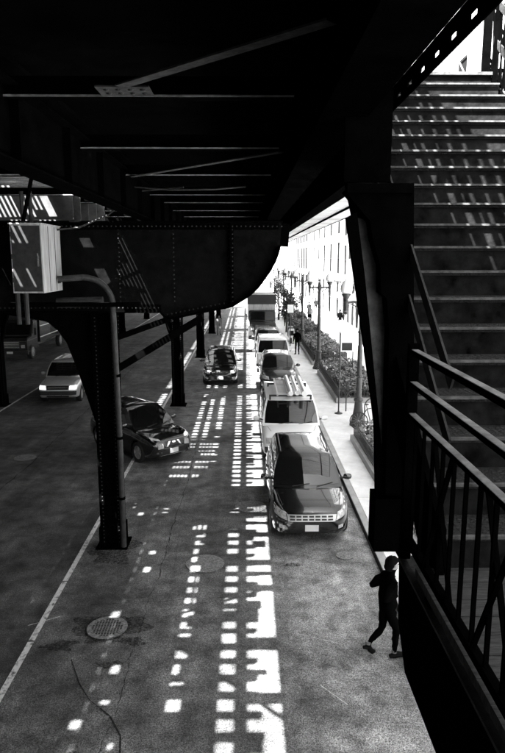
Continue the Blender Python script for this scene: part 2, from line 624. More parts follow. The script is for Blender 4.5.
rv_me = rv.mesh('rivet_rows')
rv_me.materials.append(M['rivet'])
for by in BENTS + REAR:
    for cx in (COL_R, COL_L):
        c = inst('column', col_me, rw, (cx - COL_R, by - 14.0, 0))
        inst('base_plate', base_me, c)
        if 0 < by < 30:
            inst('rivet_rows', rv_me, c)

GB = 5.40        # girder underside
GT = 7.28
def cross_girder(by, detail):
    y0, y1 = by - 0.03, by + 0.03
    web = [(-12.2, GB), (-1.85, GB), (-1.72, 5.24), (-0.30, 5.52), (0.09, 5.76), (0.28, 5.94), (0.42, 6.13), (0.54, 6.31), (0.63, 6.48), (0.69, 6.64), (0.73, 6.80), (0.76, GT), (-12.2, GT)]
    mb = MB().prism(web, y0, y1)
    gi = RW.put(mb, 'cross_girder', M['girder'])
    fl = MB()
    fl.box(-12.2, 0.78, by - 0.19, by + 0.19, GT, GT + 0.03)
    low = web[:12]
    for a, b in zip(low[:-1], low[1:]):
        fl.bar((a[0], by, a[1] - 0.012), (b[0], by, b[1] - 0.012), 0.36, 0.024)
    fl.build('flange', M['steel'], gi).matrix_parent_inverse = Matrix.Identity(4)
    for x in (-11.2, -9.6, -8.0, -6.4, -4.9, -0.32):
        st = MB().box(x - 0.014, x + 0.014, by - 0.16, by - 0.046, GB + 0.03 if x < -1 else 5.55, GT - 0.002)
        st.box(x - 0.06, x + 0.06, by - 0.045, by - 0.0305, GB + 0.03 if x < -1 else 5.58, GT - 0.004)
        st.build('stiffener', M['steel'], gi)
    # flange angles on the face
    an = MB().box(-12.2, 0.7, by - 0.052, by - 0.031, GT - 0.15, GT - 0.002).box(-2.9, -1.85, by - 0.052, by - 0.031, GB + 0.002, GB + 0.15)
    an.build('flange_angle', M['steel'], gi)
    if detail:
        rv = MB()
        for k in range(110):
            x = -9.6 + k * 0.095
            rivet(rv, x, by - 0.052, GT - 0.075, 0.02)
            if x < -0.4:
                z = GB + 0.075 if x < -1.85 else 5.33 + (x + 1.72) * 0.197
                rivet(rv, x, by - (0.052 if -2.9 < x < -1.85 else 0.031), z, 0.02)
        for k in range(17):
            z = 5.62 + k * 0.095
            for x in (-1.55, -2.72, -0.29, -0.36):
                rivet(rv, x, by - (0.031 if x < -1 else 0.046), z, 0.02)
        rv.build('rivet_rows', M['rivet'], gi)
    # arched knee plates inside the portal
    for s, cx in ((1, COL_R), (-1, COL_L)):
        arc = [(0.20, 5.38), (0.20, 2.75)]
        for a, b in ((0.27, 2.95), (0.42, 3.47), (0.62, 4.14), (0.82, 4.73), (1.0, 5.0), (1.22, 5.19), (1.6, 5.27), (2.1, 5.34)):
            arc.append((a, b))
        arc.append((2.4, 5.38))
        k = MB().prism([(cx - s * a, b) for a, b in arc], by - 0.02, by + 0.02)
        e = arc[1:]
        for a, b in zip(e[:-1], e[1:]):
            k.bar((cx - s * a[0], by, a[1]), (cx - s * b[0], by, b[1]), 0.22, 0.02)
        k.build('knee_plate', M['steel'], gi)
    # struts from the column to the cantilever
    for a, b, w in (((-2.90, 4.80), (-1.66, 5.24), 0.12), ((-2.90, 4.10), (-0.95, 5.27), 0.15)):
        MB().bar((a[0], by, a[1]), (b[0], by, b[1]), 0.20, w).build('strut', M['steel'], gi)
    return gi
for k, by in enumerate(BENTS + REAR):
    cross_girder(by, k == 0)

# long plate girders carrying track and platform
for x, z0, z1, ya, yb in ((-2.1, 7.33, 8.0, -8, 90), (-6.75, 7.33, 8.0, -8, 90), (-8.3, 7.33, 8.0, -8, 90), (-11.75, 7.33, 8.0, -8, 90), (0.58, 7.33, 8.3, 0.5, 75), (1.62, 7.60, 8.34, 8.0, 75)):
    mb = MB().box(x - 0.012, x + 0.012, ya, yb, z0 + 0.02, z1 - 0.02)
    mb.box(x - 0.14, x + 0.14, ya, yb, z0, z0 + 0.018).box(x - 0.14, x + 0.14, ya, yb, z1 - 0.018, z1)
    y = ya + 0.4
    while y < min(yb, 40):
        mb.box(x - 0.10, x + 0.10, y - 0.01, y + 0.01, z0 + 0.02, z1 - 0.02)
        y += 1.7
    RW.put(mb, 'long_girder', M['steel'])
# transverse floor beams under the deck
FB = [5.95 + 2.62 * k for k in range(-1, 24)]
for y in FB:
    if min(abs(y - b) for b in BENTS) < 0.5:
        y += 0.7
    mb = MB().box(-6.6, 0.42, y - 0.01, y + 0.01, 7.90, 8.07)
    mb.box(-6.6, 0.42, y - 0.07, y + 0.07, 7.885, 7.90)
    RW.put(mb, 'floor_beam', M['steel'])
    MB().box(-6.6, 0.42, y - 0.078, y - 0.0705, 7.887, 7.903).build('lit_edge', M['web'], rw).matrix_parent_inverse = Matrix.Translation(-Vector(rw.location))  # pale strip stands in for light caught on the flange edge
# lateral bracing
for a, b in (((-1.0, 5.45), (0.50, 4.02)), ((0.45, 8.6), (-1.9, 11.1)), ((-2.2, 3.4), (-4.6, 5.9)), ((-6.5, 6.1), (-2.3, 8.4))):
    RW.put(MB().bar((a[0], a[1], 7.865), (b[0], b[1], 7.865), 0.10, 0.014), 'lateral_brace', M['steel_grey'])
gp = MB().box(-1.22, -0.78, 5.50, 5.80, 7.872, 7.884)
gpo = RW.put(gp, 'gusset_plate', M['steel_grey'])
rv = MB()
for i in range(4):
    for j in range(2):
        c = (-1.14 + i * 0.10, 5.58 + j * 0.12)
        rv.lathe([(0.026, 7.872), (0.02, 7.862), (0.006, 7.857)], 8, (c[0], c[1], 0))
rv.build('bolt_heads', M['steel_grey'], gpo)

# right-hand track: ties, rails, boards with open slits; sun through the slits draws the patches on the road
off = SX * DECK
def slot(xg): return xg - off
TIE_R = slot(0.24)
tie_me = MB().box(-7.6, TIE_R, -0.065, 0.065, DECK - 0.15, DECK).mesh('tie')
tie_me.materials.append(M['tie'])
inv = Matrix.Translation(-Vector(rw.location))
ties_y = []
y = -1.0
k = 0
while y < 84:
    o = inst('tie', tie_me, rw, (rnd.uniform(-.05, .05), y + rnd.uniform(-.025, .025), 0), (0, 0, rnd.uniform(-.006, .006)), (1, rnd.uniform(.85, 1.3), 1))
    o.matrix_parent_inverse = inv
    ties_y.append(y)
    y += 0.43
    k += 1
lt = MB()
y = -1.0
while y < 84:
    lt.box(-12.1, -7.7, y - 0.08, y + 0.08, DECK - 0.15, DECK)
    y += 0.43
tag(RW.put(lt, 'far_track_ties', M['tie']), kind='stuff')
for x in (slot(-0.09), slot(-1.76), -9.2, -10.7):
    RW.put(MB().box(x - 0.035, x + 0.035, -2, 84, DECK + 0.001, DECK + 0.16).box(x - 0.075, x + 0.075, -2, 84, DECK + 0.0005, DECK + 0.02), 'running_rail', M['rail'])
def lerp(a, b, t): return a + (b - a) * t
HOLES = []                      # (x, y, length) of missing bits of board, from the spot they light on the road
for gx, gy, hl in ((-2.15, 8.6, .16), (-2.4, 9.3, .12), (-2.5, 10.9, .2), (-2.05, 7.7, .14), (-2.3, 12.6, .3), (-3.2, 16.4, .4), (-3.3, 17.7, .45), (-2.75, 15.7, .2), (-2.55, 14.9, .18), (-1.9, 9.9, .12), (-2.2, 11.6, .12), (-2.75, 14.2, .35), (-2.1, 15.9, .3), (-2.3, 13.4, .25), (-2.62, 8.1, .12)):
    HOLES.append((gx - SX * DECK, gy - SY * DECK, hl + 0.1))
HOLES += [(-4.9, 11.35, .5), (-5.2, 11.4, .6), (-5.0, 10.7, .3)]
def boards(x0, x1, y0, y1, z=DECK + 0.002, h=0.045, name='deck_board', m='oldwood', seg=9.0):
    n = max(1, round((x1 - x0) / 0.28))
    y = y0
    while y < y1 - 0.01:
        ye = min(y1, y + seg)
        for i in range(n):
            a = x0 + (x1 - x0) * i / n
            b = x0 + (x1 - x0) * (i + 1) / n
            cuts = sorted((hy - hl / 2, hy + hl / 2) for hx, hy, hl in HOLES if a <= hx < b and y < hy - hl / 2 and hy + hl / 2 < ye)
            ya = y
            for c0, c1 in cuts + [(ye, ye)]:
                if c0 - ya > 0.02:
                    RW.put(MB().box(a + (0.002 if i else 0), b - (0.002 if i < n - 1 else 0), ya, c0, z, z + h), name, M[m])
                if c1 > c0:
                    RW.put(MB().box(a + 0.002, lerp(a, b, 0.58), c0 + 0.001, c1 - 0.001, z, z + h), name, M[m])
                ya = c1
        y = ye + 0.0005
NEAR = 14.25
boards(slot(-0.20), slot(0.0), -2, 84)                     # guard timber beside the right rail
boards(slot(-1.00), slot(-0.44), -2, 34)                   # between A and C
boards(slot(-1.48), slot(-1.20), -2, 15)
boards(slot(-1.48), slot(-1.20), 18.3, 84)
boards(slot(-2.40), slot(-1.48), -2, NEAR, z=DECK + 0.05)  # near part: closed over D and E
boards(slot(-1.86), slot(-1.66), 18.3, 84)
boards(slot(-2.40), slot(-2.06), 18.3, 84)
boards(-7.55, slot(-2.40) - 0.003, -2, 84)
boards(-12.1, -7.85, -2, 84, m='oldwood')                     # far track closed
boards(-7.85, -7.55, -2, 20, z=DECK + 0.05)
boards(slot(0.50), -2.05, -2, 30)                          # walkway between track and platform
# bits of board lying over slit C: breaks it into scattered patches
y = 0.0
while y < 84:
    ln = rnd.choice((0.25, 0.4, 0.55, 0.8, 1.3))
    if y > 17 and rnd.random() < 0.6:
        y += ln
        continue
    x0 = slot(-1.22) + (rnd.choice((0, 0.0, 0.1)))
    x1 = slot(-0.98) - (rnd.choice((0, 0.0, 0.08)))
    RW.put(MB().box(x0, x1, y, y + ln, DECK + 0.05, DECK + 0.085), 'loose_board', M['oldwood'])
    y += ln + rnd.choice((0.2, 0.3, 0.45))
# cross pieces over slit B and one over slit A
for yg in (8.6, 10.05, 11.9, 13.0, 14.45, 15.7, 19.4, 21.0, 22.4, 25.5, 27.3, 29.6):
    y = yg - SY * DECK
    RW.put(MB().box(slot(0.002), slot(0.5) - 0.002, y - 0.13, y + 0.13, DECK + 0.003, DECK + 0.06), 'cross_piece', M['oldwood'])
for yg, ln, x0, x1 in ((10.9, .55, -.02, .2), (11.25, .3, -.02, .26), (13.9, .35, .1, .42), (17.3, .3, -.02, .3), (20.2, .6, -.02, .22), (23.4, .4, .2, .5), (9.2, .16, -.02, .3), (7.6, .25, -.02, .2), (24.4, .9, -.02, .18)):
    y = yg - SY * DECK
    RW.put(MB().box(slot(x0), slot(x1), y - ln / 2, y + ln / 2, DECK + 0.065, DECK + 0.09), 'loose_board', M['oldwood'])
for yg in (10.9, 14.9, 15.3, 13.1):
    y = yg - SY * DECK
    RW.put(MB().box(slot(-0.46), slot(-0.2), y - 0.15, y + 0.15, DECK + 0.05, DECK + 0.07), 'loose_board', M['oldwood'])
# open grating in slit B just before the first girder: fine stripes of light on its face
gr = MB()
x = slot(0.0) + 0.02
while x < slot(0.5):
    gr.box(x, x + 0.045, 11.4, 13.5, DECK - 0.06, DECK - 0.01)
    x += 0.085
for yy in (11.4, 12.1, 12.8, 13.45):
    gr.box(slot(0.0), slot(0.5), yy, yy + 0.05, DECK - 0.072, DECK - 0.061)
RW.put(gr, 'grating', M['steel'])
gr = MB()
x = -5.36
while x < -4.7:
    gr.box(x, x + 0.07, 10.4, 11.8, DECK + 0.05, DECK + 0.08)
    x += 0.13
RW.put(gr, 'grating', M['steel'])

# the line goes on behind the photographer
RW.put(MB().box(-12.1, -2.05, -75, -2.01, DECK - 0.15, DECK + 0.047), 'rear_deck', M['oldwood'])
# bar grating between the rails past the first bent, and pale cross frames under it that catch the light
gr = MB()
x = slot(-2.40)
while x < slot(-1.2):
    gr.box(x, x + 0.055, 14.3, 18.29, DECK + 0.003, DECK + 0.03)
    x += 0.115
RW.put(gr, 'grating', M['steel'])
for y in (15.3, 16.0, 16.8, 17.7, 18.7):
    RW.put(MB().box(-6.5, -4.0, y, y + 0.02, 7.46, 8.03).box(-6.5, -4.0, y - 0.05, y + 0.05, 7.43, 7.459), 'cross_frame', M['frame_paint'])
# ------------------------------------------------------------------ station platform
PZ = 8.584
pf = empty('station_platform', (0, 8, PZ))
tag(pf, 'timber station platform with pale boarded underside overhanging the pavement', 'platform')
PF = Off(pf)
PF.put(MB().box(-2.9, 0.9, -75, 7.7, 8.36, PZ - 0.03).box(0.9, 3.0, -75, -0.5, 8.36, PZ - 0.03).box(-2.9, 1.7, 7.7, 75, 8.36, PZ - 0.03).box(1.7, 4.5, 7.9, 10.0, 8.43, PZ - 0.03).box(1.7, 4.5, 16.8, 75, 8.43, PZ - 0.03), 'deck', M['oldwood'])
y = 7.75
i = 0
while y < 75:
    if 9.5 < y < 16.0:
        y += 1.2
        continue
    o = PF.put(MB().box(1.78, 4.56, y, y + 1.18, 8.395 + rnd.uniform(-0.004, 0.004), 8.425), 'soffit_board', M['board' if rnd.random() < 0.6 else 'board2'])
    y += 1.2
PF.put(MB().box(3.69, 3.75, 16.2, 75, 8.33, 8.392), 'soffit_batten', M['steel'])
PF.put(MB().box(4.565, 4.60, 16.2, 75, 8.36, 8.62), 'edge_board', M['board2'])
y = -4
for k in range(70):
    PF.put(MB().box(-2.9, 0.9 if y < 7.6 else (4.5 if y < 9.7 else 1.7), y, y + 0.29, PZ - 0.028, PZ), 'floor_board', M['tie'])
    y += 0.30
PF.put(MB().box(-2.9, 4.5, y, 75, PZ - 0.027, PZ - 0.001), 'far_floor', M['tie'])

pf2 = empty('station_platform', (-15.8, 8, PZ))
tag(pf2, 'dark far-side station platform over the truck and outer lane', 'platform')
Off(pf2).put(MB().box(-19.6, -12.15, -75, 90, 8.36, PZ), 'deck', M['oldwood'])
Off(pf2).put(MB().box(-19.7, -19.61, -8, 90, 8.1, PZ + .05), 'edge_board', M['steel'])

def lattice(a, b, z0, z1, name, m, parent_off, step=0.28, bar=0.025, posts=True, pick=0.0):
    """railing panel between plan points a, b: frame bars, crossing lattice, posts"""
    a, b = Vector((*a, 0)), Vector((*b, 0))
    L = (b - a).length
    d = (b - a) / L
    up = d.cross(Vector((0, 0, 1)))
    t = empty(name, (a.x, a.y, z0))
    if parent_off is not None:
        t.parent = parent_off.t
        t.matrix_parent_inverse = Matrix.Translation(-Vector(parent_off.t.location))
    def P(s, z): return d * s + Vector((0, 0, z))
    Hh = z1 - z0
    for z in (0.12, Hh * 0.72, Hh):
        MB().bar(P(0, z), P(L, z), 0.05, 0.05).build('rail', m, t)
    mb = MB()
    s = -Hh * 0.5
    n = 0
    while s < L:
        for sg in (1, -1):
            u0, u1 = s, s + Hh * 0.35
            if sg < 0:
                u0, u1 = u1, u0
            za, zb = 0.12, Hh * 0.72
            # clip to the panel
            def cl(u, v, zu, zv):
                lo, hi = 0.0, 1.0
                du = v - u
                for lim, side in ((0, 0), (L, 1)):
                    if abs(du) < 1e-9: continue
                    tt = (lim - u) / du
                    if (du > 0) == (side == 0): lo = max(lo, tt)
                    else: hi = min(hi, tt)
                return lo, hi
            lo, hi = cl(u0, u1, za, zb)
            if hi - lo > 0.02:
                mb.bar(P(u0 + (u1 - u0) * lo, za + (zb - za) * lo) + up * 0.006 * sg, P(u0 + (u1 - u0) * hi, za + (zb - za) * hi) + up * 0.006 * sg, bar, 0.008, up)
        s += step
    if pick:
        s = 0.1
        while s < L:
            mb.bar(P(s, 0.12), P(s, Hh * 0.72), bar * 0.7, bar * 0.7)
            s += pick
    mb.build('lattice_bars', m, t)
    if posts:
        k = max(1, round(L / 1.8))
        for i in range(k + 1):
            q = P(L * i / k, 0)
            MB().box(q.x - 0.04, q.x + 0.04, q.y - 0.04, q.y + 0.04, 0, Hh + 0.05).build('post', m, t)
    return t
wb = empty('sun_slats', (0.86, 1.0, PZ))  # unseen slats added to break the sun on the stairs into streaks
wb.parent = pf
wb.matrix_parent_inverse = Matrix.Translation(-Vector(pf.location))
q = random.Random(4)
z = 0.03
while z < 2.25:
    h = q.uniform(0.10, 0.26)
    y0 = q.choice((0, 0, 1.2)) if z > 0.9 else 0
    MB().box(-0.006, 0.006, y0, 6.62, z, z + h).build('slat', M['oldwood'], wb)
    z += h + q.choice((0.05, 0.07, 0.09, 0.14))
for y in (0.0, 1.3, 2.6, 3.9, 5.2, 6.5):
    MB().box(-0.05, -0.007, y, y + 0.06, 0.0, 2.3).build('post', M['steel'], wb)
MB().box(0.007, 0.05, 0, 6.6, 1.2, 1.26).build('rail', M['steel'], wb)
lattice((2.85, 8.1), (4.45, 8.1), PZ, PZ + 1.15, 'railing', M['steel'], PF, 0.3)
lattice((2.6, 9.7), (4.4, 9.7), PZ, PZ + 1.75, 'railing', M['rim'], PF, 0.25, 0.02, pick=0.16)
lattice((4.45, 17.0), (4.45, 30), PZ, PZ + 1.1, 'railing', M['steel'], PF, 0.4)

# ------------------------------------------------------------------ staircase up to the platform
N_ST = 20
RISE, RUN, Y0, Z0 = 0.18, 0.2492, 2.941, 5.164
SXL, SXR = 0.98, 2.78
stc = empty('station_staircase', (1.8, 2.9, 5.0))
tag(stc, 'dark steel staircase with worn bright nosings rising to the platform', 'staircase')
ST = Off(stc)
inv_s = Matrix.Translation(-Vector(stc.location))
for i in range(N_ST):
    y, z = Y0 + RUN * i, Z0 + RISE * i
    if i < N_ST - 1:
        tr = ST.put(MB().box(SXL, SXR, y + 0.022, y + RUN + 0.036, z - 0.035, z - 0.002), 'tread', M['tread'])
        mb = MB()
        if i < 8:
            for a in range(46):
                for b in range(5):
                    x = SXL + 0.05 + a * 0.037
                    yy = y + 0.045 + b * 0.04 + (0.018 if a % 2 else 0)
                    mb.box(x, x + 0.02, yy, yy + 0.008, z - 0.0021, z + 0.002)
            mb.build('chequer', M['steel_grey'], tr)
        ns = MB().box(SXL, SXR, y, y + 0.022, z - 0.016, z).build('nosing', M['worn'], tr)
    else:
        tr = ST.put(MB().box(SXL - 0.05, SXR + 0.05, y, y + 0.24, z - 0.03, z + 0.002), 'top_nosing', M['worn'])
    ST.put(MB().box(SXL, SXR, y + 0.03, y + 0.042, z - RISE - 0.03, z - 0.034), 'riser', M['riser'])
ang = math.atan2(RISE, RUN)
for x, w in ((SXL - 0.03, 0.03), (SXR + 0.03, 0.03)):
    ya, yb = Y0 - 0.05, Y0 + RUN * N_ST
    za, zb = Z0 - RISE, Z0 + RISE * (N_ST - 1)
    ST.put(MB().prism([(ya, za - 0.05), (ya + 0.2, za - 0.12), (yb, zb - 0.18), (yb, zb + 0.06), (ya + 0.15, za + 0.32), (ya, za + 0.24)], x - w / 2, x + w / 2, 'x'), 'stringer', M['steel'])
# handrails along the flight
for x, hs in ((1.0, (0.62, 0.92)), (SXR + 0.03, (0.55, 0.95))):
    for h in hs:
        a = (x, Y0 + 0.1, Z0 - RISE + h)
        b = (x, Y0 + 0.1 + RUN * 19, Z0 - RISE + h + RISE * 19)
        ST.put(MB().bar(a, b, 0.012, 0.075), 'handrail', M['steel_grey'])
for i in (5, 10, 15, 19):
    y, z = Y0 + RUN * i, Z0 + RISE * i
    ST.put(MB().bar((SXR + 0.03, y, z - 0.2), (SXR + 0.03, y, z + 0.95), 0.05, 0.05), 'rail_post', M['steel'])
mb = MB()
for k in range(40):
    y = Y0 + 0.1 + k * 0.12
    zb = Z0 - RISE + (y - Y0 - 0.1) * RISE / RUN
    mb.bar((SXR + 0.03, y, zb + 0.2), (SXR + 0.03, y + 0.1, zb + 0.95), 0.02, 0.012)
    mb.bar((SXR + 0.045, y + 0.12, zb + 0.2), (SXR + 0.045, y, zb + 0.95), 0.02, 0.012)
ST.put(mb, 'rail_lattice', M['steel'])
ST.put(MB().prism([(2.9, 4.9), (7.0, 7.9), (7.0, 9.4), (5.0, 8.4), (2.9, 6.9)], SXR + 0.08, SXR + 0.10, 'x'), 'shade_panel', M['oldwood'])  # added out of view to keep side light off the risers
# supporting frame beside the flight: post with bracket, raking strut, web plate, foot
post = [(0.59, 6.905), (0.63, 6.945), (1.00, 6.945), (1.01, 6.67), (1.06, 5.6), (1.085, 4.55), (1.012, 4.55), (0.985, 4.99), (0.90, 4.99), (0.885, 6.07), (0.862, 6.27), (0.825, 6.30), (0.815, 6.47), (0.765, 6.62), (0.745, 6.73), (0.707, 6.77)]
ST.put(MB().prism(post, 3.93, 4.07), 'bracket_post', M['steel'])
ST.put(MB().prism([(0.608, 6.752), (0.67, 6.785), (0.73, 6.4), (0.90, 5.10), (0.93, 4.98), (0.85, 4.98), (0.824, 5.485)], 3.96, 4.03), 'raking_strut', M['steel'])
ST.put(MB().prism([(0.66, 6.77), (0.76, 6.74), (0.93, 6.0), (0.95, 5.0), (0.90, 5.0), (0.76, 6.0)], 4.08, 4.10), 'web_plate', M['web'])  # paler plate stands in for light on the strut's side face
ST.put(MB().box(0.832, 1.015, 3.90, 4.10, 4.625, 4.985), 'post_foot', M['steel'])
ST.put(MB().box(0.60, 0.99, 3.90, 3.928, 6.89, 6.945), 'cap_plate', M['steel'])
# beam with bolts over the left side, closing plate above it
mb = MB().box(0.955, 0.965, 0.3, 4.5, 7.455, 7.50).box(0.955, 0.965, 0.3, 4.5, 7.53, 7.60)
for k in range(17):
    y = 0.3 + k * 0.265
    mb.box(0.955, 0.965, y, min(y + 0.17, 4.5), 7.50, 7.53)
ST.put(mb, 'edge_beam', M['steel'])
ST.put(MB().prism([(0.3, 7.578), (4.45, 7.578), (4.45, 7.40), (5.3, 7.40), (6.2, 8.0), (6.2, 8.355), (0.3, 8.355)], 0.90, 0.925, 'x'), 'closing_plate', M['steel'])
ST.put(MB().box(0.59, 0.868, 3.98, 4.02, 6.96, 7.7), 'hanger', M['steel'])
ST.put(MB().box(0.60, 0.80, 0.5, 7.6, 7.45, 7.465), 'soffit_plate', M['steel'])

# ------------------------------------------------------------------ walkway beside the camera
wk = empty('footway_landing', (1.8, 1.5, 4.95))
tag(wk, 'plank-floored footway with black lattice railing at the foot of the stairs', 'walkway')
WK = Off(wk)
y = -1.2
while y < 2.96:
    WK.put(MB().box(0.845, 2.85, y, min(y + 0.132, 2.968), 4.94 + rnd.uniform(-0.003, 0.003), 4.985), 'plank', M['plank'])
    y += 0.138
WK.put(MB().prism([(-1.2, 4.37), (3.02, 4.37), (3.2, 4.56), (3.24, 4.90), (-1.2, 4.90)], 0.83, 0.845, 'x'), 'stringer', M['steel'])
WK.put(MB().box(0.825, 0.862, -1.2, 3.24, 4.9005, 4.915), 'edge_angle', M['steel_grey'])
WK.put(MB().box(0.846, 0.985, 2.6, 3.3, 4.87, 4.89), 'corner_plate', M['steel_grey'])
WK.put(MB().box(2.86, 2.9, -1.2, 2.95, 4.5, 4.92), 'stringer', M['steel'])
for y in (-1.0, 0.9, 2.7):
    WK.put(MB().box(0.84, 2.85, y, y + 0.08, 4.72, 4.935), 'joist', M['steel'])
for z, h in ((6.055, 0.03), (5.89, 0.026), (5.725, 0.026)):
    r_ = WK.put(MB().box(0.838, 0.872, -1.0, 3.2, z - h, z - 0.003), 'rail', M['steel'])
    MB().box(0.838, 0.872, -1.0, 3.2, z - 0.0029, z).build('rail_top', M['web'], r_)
WK.put(MB().box(0.838, 0.872, -1.0, 3.2, 5.03, 5.07), 'rail', M['steel'])
for y in (-0.9, 1.25, 3.2):
    WK.put(MB().box(0.83, 0.88, y, y + 0.05, 4.92, 6.08), 'rail_post', M['steel'])
for k in range(27):
    y = -0.8 + k * 0.15
    WK.put(MB().box(0.846, 0.862, y, y + 0.014, 5.07, 5.70), 'baluster', M['steel'])
for k in range(6):
    y = -0.8 + k * 0.66
    WK.put(MB().bar((0.865, y, 5.06), (0.865, y + 0.33, 5.70), 0.012, 0.02, (1, 0, 0)), 'lattice_bar', M['steel'])
    WK.put(MB().bar((0.843, y + 0.33, 5.06), (0.843, y, 5.70), 0.012, 0.02, (1, 0, 0)), 'lattice_bar', M['steel'])
# far rail, landing under the photographer, legs
WK.put(MB().box(2.84, 2.88, -1.0, 2.9, 6.02, 6.06), 'rail', M['steel'])
WK.put(MB().box(-1.0, 0.815, -1.6, -0.35, 4.90, 4.985), 'landing_floor', M['plank'])
for x, y in ((3.1, 2.4), (3.1, -1.0)):
    WK.put(MB().box(x - 0.1, x + 0.1, y - 0.1, y + 0.1, 0.15, 4.5).box(2.87, x + 0.1, y - 0.08, y + 0.08, 4.5, 4.7), 'leg', M['steel'])

# ------------------------------------------------------------------ cabinet and pipes on the first bent
cb = empty('utility_cabinet', (-4.12, 12.9, 5.88))
tag(cb, 'tall pale metal utility cabinet hung high beside the first steel column', 'cabinet')
cbm = MB().box(-0.29, 0.29, -0.62, 0.62, 0.0, 1.28).build('body', M['cabinet'], cb)
MB().box(-0.27, 0.27, -0.632, -0.622, 0.03, 1.25).build('door', M['pipe'], cb)
MB().box(-0.31, 0.31, -0.64, 0.64, 1.281, 1.30).build('lid', M['cabinet'], cb)
MB().box(0.2, 0.23, -0.65, -0.634, 0.5, 0.75).build('handle', M['chrome'], cb)
for z in (0.2, 0.64, 1.05):
    MB().box(-0.285, -0.255, -0.645, -0.633, z, z + 0.09).build('hinge', M['steel_grey'], cb)
for y in (-0.2, 0.22):
    MB().box(0.291, 0.297, y - 0.006, y + 0.006, 0.02, 1.26).build('seam', M['pipe'], cb)
MB().box(0.291, 0.30, 0.3, 0.5, 0.15, 0.3).build('vent', M['pipe'], cb)
for x in (-0.24, -0.08):
    MB().tube([(x, -0.55, -0.6), (x, -0.55, -0.002)], 0.045, 8).build('conduit_stub', M['pipe'], cb, 40)
    MB().tube([(x + 0.1, -0.3, 1.302), (x + 0.1, -0.3, 1.9)], 0.04, 8).build('conduit_stub', M['pipe'], cb, 40)
MB().box(-0.6, 2.0, -0.1, 0.1, -0.3, -0.22).build('shelf_bracket', M['steel'], cb)
pts = [(-3.80, 13.1, 6.12), (-3.35, 13.25, 6.15)]
for k in range(9):
    t = math.pi / 2 * k / 8
    pts.append((-3.35 + 0.52 * math.sin(t), 13.3 + 0.36 * k / 8, 5.63 + 0.52 * math.cos(t)))
pts += [(-2.82, 13.70, 4.5), (-2.80, 13.72, 2.5), (-2.80, 13.72, 0.06)]
cd = MB().tube(pts, 0.062, 12).build('conduit_pipe', M['pipe'], None, 40)
tag(cd, 'thick grey pipe curving from the cabinet down the steel column', 'pipe')
for z in (1.2, 2.6, 4.0):
    MB().lathe([(0.078, z), (0.078, z + 0.06)], 12, (-2.80, 13.72, 0)).build('pipe_clamp', M['steel'], cd, 40)
dp = MB().tube([(-3.95, 13.5, 5.62), (-3.0, 13.5, 5.64)], 0.11, 10).build('duct_pipe', M['pipe'], None, 40)
tag(dp, 'short fat horizontal pipe under the cabinet and its curved pipe', 'pipe')
cb2 = MB().tube([(-3.82, 13.3, 7.1), (-3.4, 13.4, 7.15), (-2.8, 13.4, 7.4), (-2.1, 13.2, 7.85), (-1.2, 12.8, 7.88)], 0.02, 6).build('cable', M['pipe'], None, 40)
tag(cb2, 'thin slack cable rising from the cabinet to the floor beams', 'cable')
cb3 = MB().tube([(0.0, 12.6, 7.87), (-0.6, 12.4, 7.80), (-1.4, 12.3, 7.78), (-2.2, 12.5, 7.86)], 0.018, 6).build('cable', M['pipe'], None, 40)
tag(cb3, 'thin cable sagging under the deck ahead of the curved bracket', 'cable')
MB().bar((-4.05, 12.0, 7.2), (-3.75, 11.7, 7.95), 0.05, 0.05).build('hanger', M['steel'], cb).matrix_parent_inverse = Matrix.Translation(-Vector(cb.location))

